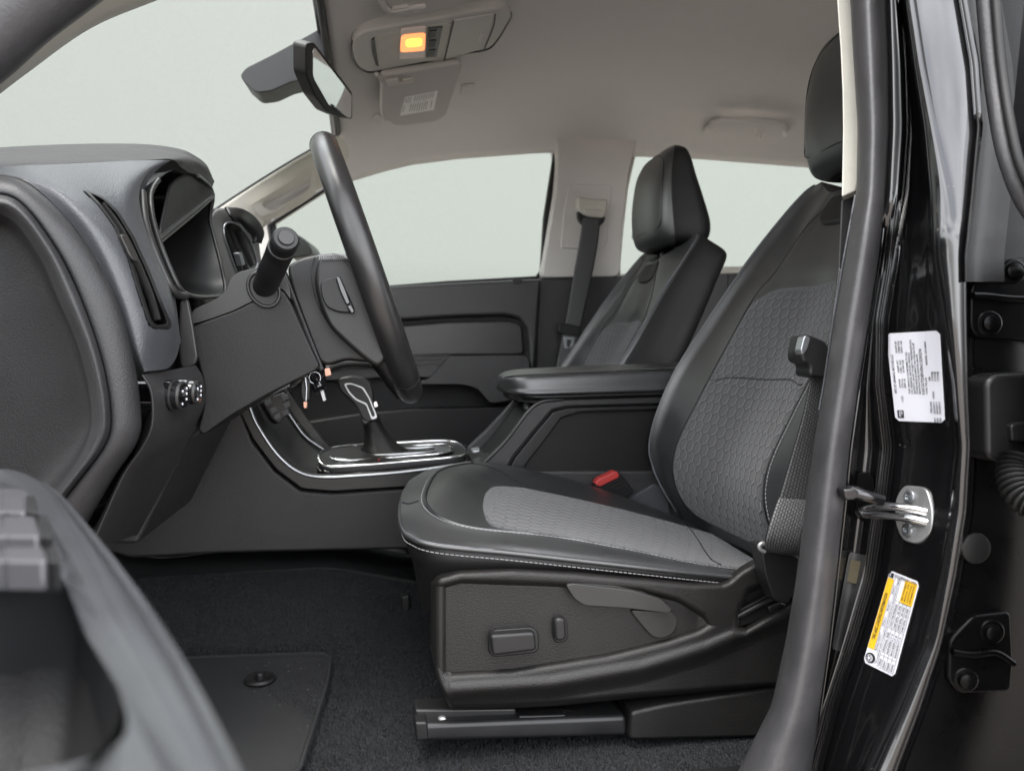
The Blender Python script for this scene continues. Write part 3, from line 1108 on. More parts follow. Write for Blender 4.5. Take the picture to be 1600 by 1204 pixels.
    slab('vent_floor', [p + Vector((-.04, .02, 0)) for p in ii], (-.01, 0, 0), BLACK, v, bev=0)
    for (a, b_) in (((356, 352), (383, 425)), ((364, 352), (393, 424)), ((376, 358), (402, 418))):
        tube('vent_slat', [pv(*a) + Vector((-.008, .006, 0)), pv(*b_) + Vector((-.008, .006, 0))], .004, PLAIN2, v, n=8, flat=.3, up=(1, .2, 0))
    slab('vent_tab', rnd([pv(x, y) + Vector((.002, 0, 0)) for x, y in [(371, 395), (376, 393), (382, 413), (377, 416)]], .003), (-.01, 0, 0), SATIN, v, bev=.001)
    # dark hood over the centre vents
    patch('vent_hood', [PL([(352, 323, 1.37), (378, 326, 1.40), (400, 340, 1.45), (413, 362, 1.47), (409, 380, 1.46)]),
                        PL([(360, 335, 1.36), (378, 340, 1.39), (392, 352, 1.43), (402, 366, 1.45), (400, 378, 1.45)]),
                        PL([(366, 345, 1.37), (377, 350, 1.40), (387, 361, 1.43), (394, 371, 1.45), (394, 380, 1.45)])], PLAIN, dash, nu=24, nv=12, thick=.004)
    # silver strip below the dash corner
    tube('edge_strip', smooth(PL([(283, 697, 1.0), (300, 682, 1.02), (318, 665, 1.04)]), 12), .0022, SATIN, dash, n=8)
    return o


make_dash()

# door mirror seen through the far window
mir = thing('door_mirror', 'black exterior mirror seen through the passenger window behind the wiper stalk', 'door mirror', U(475, 385, 2.4))
slab('mirror_housing', rnd(PL([(448, 362), (466, 366), (482, 378), (490, 398), (470, 402), (452, 404)], 2.40), .02), (.02, .16, 0), PLAIN, mir, bev=.02, seg=4)
slab('mirror_foot', PL([(405, 352), (430, 345), (432, 376), (418, 396), (400, 400)], 2.24), (0, .03, 0), BLKRUB, mir, bev=.004)

# ================================================================= steering column
colm = thing('steering_column', 'dark steering column shroud between the lamp dials and the steering wheel', 'steering column', U(400, 560, 1.1))
lowo = [(292, 512), (330, 499), (366, 486), (398, 470), (440, 450), (456, 474), (476, 520), (500, 572), (492, 580), (455, 598), (412, 620), (360, 650), (318, 680), (308, 672), (317, 640), (318, 600), (308, 560)]
slab('lower_shroud', rnd(PL(lowo, .965), .008), (-.01, .30, 0), COLM, colm, bev=.016, seg=5)
upo = [(296, 508), (300, 484), (336, 468), (352, 455), (360, 434), (372, 425), (410, 416), (438, 420), (452, 446), (455, 470), (440, 449), (398, 469), (366, 485), (330, 498)]
slab('upper_shroud', rnd(PL(upo, .968), .006), (-.01, .26, 0), PLAIN2, colm, bev=.010, seg=4)
slab('column_gap', PL([(438, 424), (446, 420), (508, 578), (498, 582)], 1.0), (-.01, .22, 0), BLACK, colm, bev=.003)
# stalk socket and stalk
hole = [U(412 + 24 * math.cos(t) + 6 * math.sin(t), 452 + 27 * math.sin(t), .962) for t in np.linspace(0, 2 * math.pi, 40, endpoint=False)]
slab('stalk_socket', hole, (-.004, .03, 0), BLACK, colm, bev=.003)
tube('stalk_socket_rim', hole, .0020, PLAIN2, colm, n=8, closed=True)
e, b = U(447, 372, .84), U(410, 456, .985)
ax = e - b
L = ax.length
st = lathe('wiper_stalk', [(.014, 0), (.0150, L * .3), (.0148, L * .72), (.0142, L * .725), (.0142, L * .745), (.0150, L * .75), (.0152, L * .86), (.0138, L * .865), (.0138, L * .90), (.0142, L * .905), (.0140, L * .985), (.0122, L), (.0001, L)], b, ax, PLAIN, colm, n=36)
lathe('stalk_button', [(.0085, L), (.0085, L + .0012), (.0078, L + .0022), (.0001, L + .0022)], b, ax, PLAIN2, st, n=30)

# ================================================================= steering wheel
wc = W(-.003, 1.10, .121)
sw = thing('steering_wheel', 'black leather steering wheel seen edge-on in front of the column', 'steering wheel', wc)
wn = Vector((.945, -.030, .325)).normalized()
wt = Vector((-.325, 0, .945)); wt = (wt - wn * wt.dot(wn)).normalized()
wb = wn.cross(wt)
RW = .176


def wp(a, r=RW, h=0.0):
    return wc + (wt * math.cos(a) + wb * math.sin(a)) * r + wn * h


ringpts = [wp(2 * math.pi * k / 96) for k in range(96)]
tube('rim', ringpts, .0180, WHEELL, sw, n=20, closed=True, up=None)
# seams across the rim
for a in (R(20), R(-20), R(150), R(-150)):
    t = (wp(a + .01) - wp(a - .01)).normalized()
    cc = wp(a)
    rr = (cc - wc).normalized()
    tube('rim_seam', [cc + (rr * math.cos(q) + wn * math.sin(q)) * .0181 for q in np.linspace(0, 2 * math.pi, 24, endpoint=False)], .0006, BLACK, sw, n=5, closed=True)
# hub: airbag cushion on the driver's side, closed shell behind
hubo = [(448, 414), (470, 403), (497, 397), (520, 395), (545, 402), (566, 430), (582, 470), (600, 520), (612, 556), (600, 566), (570, 566), (540, 562), (512, 572), (498, 566), (486, 536), (470, 494), (455, 452)]
slab('hub_shell', rnd(PL(hubo, 1.00), .012), (-.002, .20, 0), HUBP, sw, bev=.028, seg=6)
spk = [(493, 420), (500, 400), (523, 393), (545, 405), (566, 440), (590, 500), (606, 560), (590, 575), (568, 560), (545, 540), (515, 512), (500, 480), (491, 445)]
slab('spoke', rnd(PL(spk, .965), .01), (-.002, .10, 0), SPOKEL, sw, bev=.020, seg=6)
# far and lower spokes inside the ring
for a in (R(-90), R(-180)):
    pts = [wp(a, .05, -.03), wp(a, .11, -.02), wp(a, RW, 0)]
    tube('spoke', smooth(pts, 12), [.022] * 12, PLAIN, sw, n=12, flat=.5, up=wn)
# thumb pad and stitches on the near spoke
pad = rnd(PL([(500, 444), (508, 436), (527, 431), (534, 440), (549, 470), (556, 488), (530, 488), (510, 480), (502, 462)], .957), .006)
sp = slab('thumb_switch', pad, (0, .02, 0), BLACK, sw, bev=.004)
slab('switch_key', rnd(PL([(524, 433), (531, 431), (540, 452), (548, 474), (541, 477), (531, 455)], .952), .003), (0, .01, 0), GLOSSB, sp, bev=.0015)
slab('switch_key', rnd(PL([(541, 478), (549, 475), (555, 487), (549, 491)], .952), .003), (0, .01, 0), GLOSSB, sp, bev=.0015)
stl = []
for k in range(15):
    x = 498 + k * 3.2
    stl.append([U(x, 407 - k * .1, .9605), U(x + 2.4, 402 - k * .1, .9595)])
    stl.append([U(x, 398 - k * .1, .966), U(x + 2.2, 402 - k * .1, .963)])
multi_tube('stitching', stl, .0007, STITCH, sw)
tube('hub_seam', smooth(PL([(492, 402, .985), (487, 420, .975), (489, 445, .975), (497, 475, .975), (510, 500, .975)]), 24), .0009, BLACK, sw, n=5)
tube('paddle_trim', smooth(PL([(574, 500, .99), (580, 522, .985), (593, 538, .98), (604, 552, .975)]), 16), .0022, SATIN, sw, n=8)

# keys in the ignition
ky = thing('ignition_keys', 'bunch of car keys with copper tags hanging from the ignition', 'keys', U(494, 582, 1.0))
slab('key_fob', rnd(PL([(471, 594), (480, 588), (484, 600), (483, 626), (473, 627), (470, 612)], .985), .004), (.002, .012, 0), BLKRUB, ky, bev=.003)
tube('key_fob_edge', PL([(477, 590, .983), (479, 606, .983), (478, 626, .983)]), .0012, SATIN, ky, n=8)
slab('copper_tag', rnd(PL([(473, 627), (480, 627), (479, 638), (474, 638)], .985), .002), (.001, .003, 0), COPPER, ky, bev=.001)
lathe('ignition_lock', [(.014, 0), (.014, .03), (.011, .034), (.0001, .034)], U(480, 560, 1.03), U(496, 588, 1.0) - U(480, 560, 1.03), PLAIN, ky, n=20)
lathe('lock_barrel', [(.0055, 0), (.0055, .012), (.009, .016), (.009, .022), (.004, .024), (.0001, .024)], U(489, 585, 1.0), U(503, 612, .99) - U(489, 585, 1.0), GLOSSB, ky, n=20)
slab('key_blade', rnd(PL([(499, 607), (504, 605), (509, 625), (505, 627)], .995), .001), (.001, .002, 0), ZINC, ky, bev=.0006)
slab('copper_tag', rnd(PL([(506, 576), (515, 574), (518, 586), (508, 589)], 1.0), .002), (.001, .004, 0), COPPER, ky, bev=.001)
tube('key_ring', [U(492 + 9 * math.cos(t), 590 + 9 * math.sin(t), .992) for t in np.linspace(0, 2 * math.pi, 24, endpoint=False)], .0007, SATIN, ky, n=6, closed=True)
tube('key_shaft', PL([(455, 604, 1.05), (468, 594, 1.0), (479, 586, .99)]), .0026, ZINC, ky, n=8)

# ================================================================= passenger side doors
pdr = thing('passenger_door', 'closed front passenger door with dark padded armrest and clear window', 'car door', U(650, 640, 2.2))
slab('door_panel', PL([(420, 470), (612, 455), (845, 445), (832, 724), (400, 740)], 2.19), (0, .03, 0), DASHDARK, pdr, bev=.003)
up_ = [(420, 463), (520, 455), (612, 447), (720, 441), (846, 435), (841, 500), (838, 560), (834, 724), (822, 724), (828, 600), (828, 545), (824, 512), (812, 497), (790, 492), (700, 495), (612, 501), (420, 514)]
slab('door_sill', PL(up_, 2.160), (0, .045, 0), CONS, pdr, bev=.010, seg=4)
slab('door_inset', rnd(PL([(420, 520), (612, 508), (700, 501), (796, 499), (817, 505), (821, 556), (700, 557), (420, 566)], 2.176), .02), (0, .03, 0), PLAIN2, pdr, bev=.010, seg=4)
slab('handle_strip', PL([(420, 572), (612, 556), (708, 555), (676, 590), (600, 590), (420, 600)], 2.150), (0, .04, 0), CONS, pdr, bev=.004)
for yy in (555, 561, 568):
    tube('trim_line', PL([(520, yy + 9, 2.147), (612, yy + 1, 2.147), (702 - (yy - 555), yy, 2.147)]), .0016, PLAIN2, pdr, n=6)
slab('door_armrest', rnd(PL([(640, 600), (672, 592), (704, 556), (819, 555), (827, 563), (828, 620), (766, 630), (746, 606), (722, 600)], 2.10), .012), (0, .09, 0), CONS, pdr, bev=.014, seg=4)
slab('door_pocket', PL([(420, 668), (560, 646), (640, 639), (832, 634), (832, 730), (420, 760)], 2.12), (0, .08, 0), DASHDARK, pdr, bev=.006)
tube('door_pull', smooth(PL([(500, 590, 2.12), (520, 572, 2.12), (550, 566, 2.12), (588, 568, 2.12), (612, 582, 2.12)]), 30), .012, PLAIN2, pdr, n=10, flat=.6, up=(0, 0, 1))
slab('lock_tab', rnd(PL([(801, 436), (817, 435), (814, 443), (804, 444)], 2.156), .004), (0, .02, 0), BLACK, pdr, bev=.003)
slab('window_pane', [U(p[0], p[1], 2.262) for p in FRONT_WIN], (0, .004, 0), GLASS, pdr, bev=0)
slab('window_channel', PL([(866, 236), (874, 244), (858, 340), (850, 436), (844, 436), (850, 340)], 2.228), (0, .02, 0), BLKRUB, pdr, bev=.002)

rdr = thing('rear_passenger_door', 'closed rear door on the far side, its window behind the front seats', 'car door', U(1200, 560, 2.2))
slab('door_panel', PL([(1110, 428), (1400, 414), (1400, 720), (1110, 720)], 2.205), (0, .03, 0), CONS, rdr, bev=.005)
slab('window_pane', [U(p[0], p[1], 2.262) for p in REAR_WIN], (0, .004, 0), GLASS, rdr, bev=0)

# ================================================================= centre console
con = thing('center_console', 'dark centre console with silver edged side, storage bin and padded armrest lid', 'console', W(.2, 1.46, -.45))
side = [(376, 641), (395, 690), (430, 736), (470, 766), (520, 770), (640, 762), (760, 742), (840, 735), (1060, 735), (1060, 870), (640, 858), (350, 864), (205, 872), (120, 850), (200, 760), (300, 676)]
slab('console_side', PL(side, 1.368), (0, .19, 0), CONS, con, bev=.006)
band = [(388, 630), (400, 662), (430, 707), (462, 737), (500, 747), (640, 737), (738, 724), (742, 743), (650, 759), (520, 767), (472, 763), (432, 733), (397, 688), (374, 641)]
slab('console_trim', rnd(PL(band, 1.358), .006), (0, .012, 0), PLAIN2, con, bev=.004)
edge = [(386, 624), (392, 640), (402, 664), (431, 707), (463, 735), (500, 745), (560, 743), (640, 736), (736, 723)]
tube('console_edge', smooth(PL(edge, 1.357), 60), .0030, SATIN, con, n=8)
# dark face of the centre stack, running down into the tray
near = PL([(390, 622, 1.362), (398, 648, 1.362), (417, 684, 1.362), (447, 719, 1.362), (478, 737, 1.362), (520, 741, 1.362), (640, 733, 1.362), (738, 720, 1.362)])
far = PL([(418, 598, 1.56), (437, 628, 1.56), (455, 655, 1.56), (476, 683, 1.56), (504, 703, 1.56), (540, 705, 1.56), (640, 699, 1.56), (730, 694, 1.56)])
mid = [a.lerp(b, .5) + Vector((-.006, 0, -.012)) for a, b in zip(near, far)]
patch('console_tray', [near, mid, far], PLAIN, con, nu=50, nv=14, thick=-.004)
tube('tray_edge', smooth([p + Vector((.002, -.004, .002)) for p in far[1:5]], 30), .0022, SATIN, con, n=8)
st = PL([(440, 600), (452, 616), (478, 652), (514, 700), (530, 704), (500, 700), (470, 664), (444, 628)], 1.575)
slab('stack_side', st, (0, .012, 0), PLAIN2, con, bev=.003)
# pad of switches under the column
pad = slab('switch_pad', rnd(PL([(409, 628), (424, 619), (446, 612), (453, 640), (436, 663), (426, 656)], 1.42), .006), (-.01, .03, -.004), PLAIN2, con, bev=.003)
for (x, y) in ((418, 630), (427, 642), (433, 652), (445, 622), (448, 634), (446, 646)):
    slab('switch_button', rnd(PL([(x - 6, y - 3), (x + 4, y - 7), (x + 7, y), (x - 3, y + 5)], 1.417), .002), (0, .004, 0), ACCENT, pad, bev=.001)
rib = [[U(425 + k * 4.5, 619 - k * 2.2, 1.40), U(431 + k * 4.5, 609 - k * 2.2, 1.40)] for k in range(6)]
multi_tube('switch_ribs', rib, .0016, SATIN, pad)

# shifter plate
plo = [(498, 718, 1.385), (501, 708, 1.43), (522, 700, 1.50), (560, 696, 1.54), (640, 691, 1.555), (692, 689, 1.555), (716, 693, 1.54), (727, 702, 1.47), (728, 710, 1.40), (716, 714, 1.382), (640, 721, 1.372), (540, 729, 1.372), (508, 729, 1.376)]
PO = smooth(PL(plo), 80, True)
plate = slab('shifter_plate', PO, (0, 0, -.012), PLAIN, con, bev=.003)
tube('plate_chrome', [p + Vector((0, 0, .001)) for p in PO], .0028, CHROME, plate, n=8, closed=True)
inn = [(516, 716, 1.41), (532, 707, 1.47), (600, 701, 1.51), (680, 696, 1.52), (702, 698, 1.49), (706, 705, 1.43), (690, 710, 1.405), (600, 717, 1.40), (536, 721, 1.395)]
tube('plate_chrome', [p + Vector((0, 0, .0022)) for p in smooth(PL(inn), 64, True)], .0022, CHROME, plate, n=8, closed=True)
tube('plate_chrome', [p + Vector((0, 0, .003)) for p in smooth(PL([(545, 716, 1.43), (556, 709, 1.47), (640, 703, 1.49), (676, 702, 1.485), (682, 707, 1.44), (640, 711, 1.425)]), 48, True)], .0030, SATIN, plate, n=8, closed=True)
slab('plate_insert', smooth(PL([(522, 717, 1.405), (534, 711, 1.45), (552, 710, 1.46), (548, 719, 1.40)]), 24, True), (0, 0, .003), SATIN, plate, bev=.001)
slab('plate_insert', smooth(PL([(686, 709, 1.405), (680, 700, 1.48), (700, 699, 1.48), (704, 706, 1.42)]), 24, True), (0, 0, .003), SATIN, plate, bev=.001)
lathe('indicator_light', [(.0022, 0), (.0022, .002), (.0001, .002)], U(592, 719, 1.385), (0, 0, 1), RED, plate, n=12)
lathe('indicator_light', [(.0018, 0), (.0018, .002), (.0001, .002)], U(607, 718, 1.385), (0, 0, 1), ACCENT, plate, n=12)
base_ = [c for c in PO]
cm = sum(base_, Vector()) / len(base_)
slab('shifter_base', [cm + (p - cm) * 1.02 + Vector((0, 0, -.010)) for p in base_], (0, 0, -.035), GLOSSB, con, bev=.006)

# storage bin under the armrest
slab('bin_body', PL([(757, 730), (789, 696), (829, 645), (848, 634), (884, 630), (1120, 624), (1120, 860), (757, 860)], 1.380), (0, .175, 0), LEATHER_SIDE, con, bev=.006)
b1_ = [(755, 724), (789, 690), (827, 641), (846, 628), (884, 624), (1120, 617), (1120, 628), (886, 635), (862, 641), (839, 668), (803, 712), (786, 742), (752, 748)]
slab('bin_trim', PL(b1_, 1.366), (0, .016, 0), CONS, con, bev=.004)
b2_ = [(790, 742), (805, 714), (841, 670), (864, 643), (888, 637), (1120, 630), (1120, 637), (906, 644), (877, 653), (854, 685), (822, 726), (814, 748)]
slab('bin_trim', PL(b2_, 1.371), (0, .012, 0), PLAIN, con, bev=.003)
tube('bin_edge', smooth(PL([(754, 725), (789, 690), (815, 656), (830, 638), (848, 627), (880, 623)], 1.366), 40), .0035, PLAIN2, con, n=8)
slab('bin_wing', PL([(726, 703), (760, 672), (804, 625), (834, 628), (800, 672), (757, 716)], 1.545), (0, .02, 0), CONS, con, bev=.004)
slab('cup_tray', PL([(728, 704, 1.54), (765, 700, 1.54), (790, 690, 1.52), (762, 722, 1.385), (738, 722, 1.385)]), (0, 0, -.012), PLAIN2, con, bev=.002)
slab('coin_clip', rnd(PL([(735, 703, 1.47), (748, 701, 1.47), (750, 706, 1.45), (738, 708, 1.45)]), .003), (0, 0, .004), SATIN, con, bev=.001)
lathe('lid_latch', [(.006, 0), (.007, .004), (.006, .012), (.0001, .014)], U(823, 630, 1.44), (0, -.3, -1), ZINC, con, n=16)


def armrest():
    st_ = [(.243, 1.455, 1.475, -.050, -.044), (.246, 1.42, 1.51, -.058, -.038), (.254, 1.392, 1.538, -.064, -.035), (.268, 1.375, 1.555, -.067, -.033), (.30, 1.366, 1.564, -.068, -.031), (.40, 1.364, 1.566, -.066, -.027), (.55, 1.364, 1.566, -.063, -.022), (.70, 1.364, 1.566, -.060, -.018)]
    rows = []
    for x, ya, yb, zb, zt in st_:
        zm = (zb + zt) / 2
        cr_ = .012 * (yb - ya) / .2
        yc = (ya + yb) / 2
        e = (yb - ya) * .02
        rows.append([W(x, ya + e, zb), W(x - .0, ya - e * .3, zm - .004), W(x, ya + e, zt - .003), W(x, ya + e * 4, zt + .001), W(x, ya + (yb - ya) * .3, zt + cr_ * .8), W(x, yc, zt + cr_),
                     W(x, yb - (yb - ya) * .3, zt + cr_ * .8), W(x, yb - e * 4, zt + .001), W(x, yb - e, zt - .003), W(x, yb + e * .3, zm - .004), W(x, yb - e, zb), W(x, yc, zb - .001)])
    # rows run along X ; transpose to cross-section loops in v
    A = [[rows[i][k] for i in range(len(rows))] for k in range(len(rows[0]))]
    o, s, g = patch('armrest_lid', A, LEATHER, con, nu=50, nv=72, closed_v=True, cap=True)
    seam = [Vector(s.pt(u, 3.0)) + Vector((0, -.0006, .0012)) for u in np.linspace(1.2, 7, 60)]
    tube('lid_seam', seam, .0011, BLACK, o, n=6)
    stitches('lid_stitches', [p + Vector((0, .003, .0012)) for p in seam[6:]], STITCH, o, step=.005, length=.003, r=.0005)
    base = [(x + .012, ya + .006, yb - .006, zb - .014, zb + .002) for x, ya, yb, zb, zt in st_]
    rows = [[W(x, ya, zt_), W(x, ya, zb_ + .004), W(x, ya + .012, zb_), W(x, yb - .012, zb_), W(x, yb, zb_ + .004), W(x, yb, zt_)] for x, ya, yb, zb_, zt_ in base]
    A = [[rows[i][k] for i in range(len(rows))] for k in range(6)]
    patch('lid_base', A, PLAIN, con, nu=40, nv=40, closed_v=True, cap=True)


armrest()

# ================================================================= gear shifter
gs = thing('gear_shifter', 'black leather gear shifter with chrome framed grip standing on its chrome plate', 'gear shifter', U(605, 712, 1.47))
bt = []
for (x, y, rx, ry, yy) in ((608, 716, 42, 30, 1.46), (600, 706, 36, 24, 1.46), (594, 694, 25, 18, 1.46), (587, 676, 18, 15, 1.465), (581, 660, 15, 13, 1.465), (577, 648, 14, 12, 1.465)):
    c = U(x, y, yy)
    k = yy / 1200
    bt.append([c + Vector((math.cos(t) * rx * k * (1.0 + .06 * math.sin(3 * t)), math.sin(t) * ry * k * 1.15, (.004 * math.sin(5 * t) if rx > 16 else 0))) for t in np.linspace(0, 2 * math.pi, 16, endpoint=False)])
A = [[bt[i][k] for i in range(len(bt))] for k in range(16)]
patch('boot', A, LEATHER_SIDE, gs, nu=30, nv=48, closed_v=True, cap=True)
hd = [(527, 597), (531, 590), (548, 587), (568, 590), (580, 600), (584, 616), (584, 636), (591, 652), (580, 660), (566, 656), (557, 636), (545, 623), (531, 611)]
slab('grip', rnd(PL(hd, 1.435), .006), (0, .058, 0), PLAIN, gs, bev=.019, seg=6)
go = [(537, 599), (548, 598), (568, 605), (578, 622), (590, 652), (581, 656), (572, 632), (556, 625), (545, 614)]
gi = [(540, 601), (549, 600), (566, 606.5), (576, 622), (586.5, 649), (582, 652), (573, 630), (557, 623), (546.5, 612.5)]
v, oo, ii = frame_on('grip_chrome', go, gi, lambda x, y: U(x, y, 1.4345), (0, .006, 0), SATIN, gs, n=60, ro=.004, ri=.003, bev=.0014)
slab('grip_button', rnd(PL([(583, 628), (589, 627), (591, 635), (585, 637)], 1.455), .002), (0, .02, 0), CHROME, gs, bev=.001)
slab('collar', rnd(PL([(562, 650), (585, 643), (592, 655), (568, 664)], 1.437), .004), (0, .05, 0), PLAIN2, gs, bev=.008)

# ================================================================= seats
SY = 1.10                                    # lateral middle of the driver's seat


def mir_y(p):
    return Vector((p.x, 2 * SY - p.y, p.z))


def line_on(s, uvs, off=.0008, n=50):
    """points of a parameter path on a surface, lifted off it"""
    q = smooth([(u, v, 0) for u, v in uvs], n)
    out = []
    for t in q:
        p = s.pt(t.x, t.y)
        nn = s.nrm(t.x, t.y)
        if nn.dot(Vector((0, 0, H)) - p) < 0:
            nn = -nn
        out.append(p + nn * off)
    return out


def sub_panel(name, s, u0, u1, v0, v1, off, m, parent, nu=60, nv=44, round_lo=0.0, round_hi=0.0, puff=.0):
    G = []
    us = np.linspace(u0, u1, nu)
    vm = (v0 + v1) / 2
    tt = np.linspace(-1, 1, nv)
    for t in tt:
        row = []
        for u in us:
            k = 1.0
            if round_lo and u < u0 + round_lo:
                k = math.sqrt(max(0, 1 - ((u0 + round_lo - u) / round_lo) ** 2)) ** .8
            if round_hi and u > u1 - round_hi:
                k = math.sqrt(max(0, 1 - ((u - u1 + round_hi) / round_hi) ** 2)) ** .8
            vv = vm + (v1 - v0) / 2 * t * max(k, .02)
            p = s.pt(u, vv)
            nn = s.nrm(u, vv)
            if nn.dot(Vector((0, 0, H)) - p) < 0:
                nn = -nn
            e = min(1, (1 - abs(t)) / .10, (u - u0) / .10 if u > u0 else 0, (u1 - u) / .10 if u < u1 else 0)
            row.append(p + nn * (off * (-.6 + 1.6 * math.sqrt(max(0, e))) + puff * (1 - t * t)))
        G.append(row)
    return grid_mesh(name, [[list(p) for p in r] for r in G], m, parent)


def make_seat():
    root = thing('car_seat', 'front seat behind the steering wheel, black leather with grey quilted fabric and side controls', 'car seat', W(.25, SY, -.46), 'front bucket seats')
    # ---- cushion top
    C = [
        [(640, 838, .872), (680, 851, .850), (800, 863, .845), (900, 874, .845), (1000, 885, .845), (1090, 895, .848), (1170, 902, .855)],
        [(630, 822, .892), (672, 834, .872), (795, 846, .860), (900, 859, .858), (1000, 872, .858), (1090, 885, .86), (1168, 895, .866)],
        [(626, 800, .93), (668, 808, .915), (740, 826, .898), (865, 839, .893), (985, 860, .890), (1085, 881, .888), (1170, 892, .888)],
        [(627, 785, .98), (676, 782, .98), (760, 818, .962), (868, 836, .944), (985, 858, .935), (1085, 878, .930), (1176, 890, .925)],
        [(631, 764, 1.07), (694, 755, 1.07), (765, 785, 1.06), (875, 814, 1.04), (995, 842, 1.03), (1090, 862, 1.03), (1185, 882, 1.03)],
        [(642, 749, 1.16), (706, 740, 1.16), (775, 766, 1.14), (885, 792, 1.13), (998, 821, 1.13), (1090, 843, 1.13), (1180, 865, 1.13)],
        [(652, 742, 1.215), (716, 733, 1.225), (800, 758, 1.215), (895, 778, 1.215), (1000, 803, 1.215), (1080, 825, 1.215), (1160, 848, 1.215)],
        [(666, 735, 1.265), (735, 725, 1.285), (830, 738, 1.29), (915, 759, 1.29), (1000, 786, 1.29), (1062, 810, 1.29), (1130, 836, 1.29)],
        [(680, 733, 1.30), (760, 724, 1.325), (850, 741, 1.335), (925, 762, 1.335), (1000, 790, 1.335), (1060, 815, 1.335), (1120, 840, 1.335)],
        [(700, 760, 1.31), (780, 752, 1.35), (860, 770, 1.355), (930, 790, 1.355), (1000, 818, 1.355), (1060, 840, 1.355), (1120, 862, 1.355)],
    ]
    o, s, g = patch('cushion', [PL(c) for c in C], LEATHER, root, nu=110, nv=90)
    cu = o
    sub_panel('cushion_insert', s, 1.86, 6, 2.86, 6.05, .0022, HEX, root, nu=110, nv=70, round_lo=.36)
    # front roll + skirt under the welt
    F = [
        PL([(690, 742, 1.31), (650, 748, 1.26), (634, 765, 1.16), (627, 786, 1.05), (625, 806, .97), (629, 828, .895), (641, 840, .871), (681, 853, .848), (800, 865, .843), (900, 876, .843), (1000, 887, .843), (1090, 897, .846), (1172, 905, .853)]),
        PL([(690, 760, 1.31), (650, 770, 1.26), (636, 790, 1.16), (632, 812, 1.05), (632, 835, .97), (638, 858, .90), (652, 869, .870), (690, 876, .846), (800, 880, .841), (900, 886, .841), (1000, 895, .841), (1090, 904, .844), (1172, 912, .851)]),
        PL([(690, 780, 1.30), (655, 795, 1.25), (645, 820, 1.15), (642, 845, 1.05), (643, 870, .97), (650, 890, .91), (664, 898, .880), (696, 900, .858), (800, 900, .855), (900, 902, .855), (1000, 908, .855), (1090, 915, .856), (1172, 920, .86)]),
        PL([(690, 860, 1.29), (662, 875, 1.24), (655, 895, 1.15), (655, 920, 1.05), (658, 945, .98), (664, 955, .93), (676, 950, .90), (704, 935, .875), (800, 925, .87), (900, 925, .87), (1000, 925, .87), (1090, 930, .87), (1172, 935, .87)]),
    ]
    fo, fs, fg = patch('cushion_skirt', F, LEATHER_SIDE, root, nu=130, nv=26)
    welt = smooth(F[0], 140)
    tube('piping', [p + Vector((0, -.001, .001)) for p in welt], .0030, LEATHER, root, n=8)
    tube('piping', [p + Vector((-.0005, -.0025, .0035)) for p in welt[:90]], .0008, PIPING, root, n=6)
    ws = [p + Vector((0, -.0035, -.0065)) for p in smooth(F[0], 140)][44:]
    stitches('stitching', ws, STITCH, root, step=.0056, length=.0040, r=.0005)
    # inner seams of the cushion
    seam = line_on(s, [(0.95, 7.3), (.62, 6), (.60, 4.6), (.72, 3.3), (1.02, 2.45), (1.6, 2.1), (2.6, 2.05), (4, 2.05), (5.8, 2.02)], .0006, 120)
    tube('cushion_seam', seam, .0016, LEATHER, root, n=6)
    seam2 = line_on(s, [(0.90, 7.2), (.55, 6), (.53, 4.6), (.65, 3.2), (.96, 2.33), (1.6, 1.96), (2.6, 1.93), (4, 1.93), (5.8, 1.93)], .0012, 160)
    tube('cushion_seam', line_on(s, [(0.98, 7.3), (.66, 6), (.64, 4.6), (.76, 3.35), (1.05, 2.52), (1.6, 2.2), (2.6, 2.14), (4, 2.12), (5.8, 2.06)], .0003, 100), .0008, BLACK, root, n=5)
    stitches('stitching', seam2[30:], STITCH, root, step=.0056, length=.0042, r=.0005)
    tube('cushion_seam', line_on(s, [(1.0, 7.15), (1.5, 6.7), (1.9, 6.35), (2.2, 6.15)], .0003, 30), .0010, BLACK, root, n=5)
    tube('cushion_seam', line_on(s, [(0.03, 3.0), (.3, 2.8), (.62, 2.9)], .0003, 20), .0008, BLACK, root, n=5)
    tube('insert_seam', line_on(s, [(5.45, 2.9), (5.2, 3.6), (5.0, 4.8), (4.9, 6.0)], .0028, 40), .0008, BLACK, root, n=5)

    # ---- backrest
    B1 = [(1066, 815, 1.33), (1024, 738, 1.338), (1017, 682, 1.342), (1049, 592, 1.345), (1104, 504, 1.34), (1163, 417, 1.325), (1212, 353, 1.312), (1256, 303, 1.29), (1284, 284, 1.245)]
    B2 = [(1072, 815, 1.31), (1037, 737, 1.315), (1033, 682, 1.318), (1066, 596, 1.32), (1121, 510, 1.315), (1180, 425, 1.30), (1226, 366, 1.288), (1264, 318, 1.265), (1288, 292, 1.225)]
    B3 = [(1090, 822, 1.255), (1056, 755, 1.255), (1058, 700, 1.25), (1090, 632, 1.248), (1132, 552, 1.248), (1180, 466, 1.245), (1216, 420, 1.22), (1262, 345, 1.19), (1296, 300, 1.16)]
    far = [PL(B1), PL(B2), PL(B3)]
    lean = Vector((.90, 0, .38)).normalized()      # up the back
    back = Vector((.86, 0, -.42)).normalized()     # to the rear of the truck
    c3 = far[2]
    n_ = len(c3)
    mid = []
    for k in range(n_):
        p = c3[k].copy(); p.y = SY
        mid.append(p + back * (.020 if 0 < k < 6 else .008))
    q4 = [Vector(((c3[k].x * .6 + mid[k].x * .4), SY + (c3[k].y - SY) * .62, c3[k].z * .6 + mid[k].z * .4)) for k in range(n_)]
    rowsF = far + [q4, mid]
    rows = rowsF + [[mir_y(p) for p in r] for r in reversed(rowsF[:-1])]
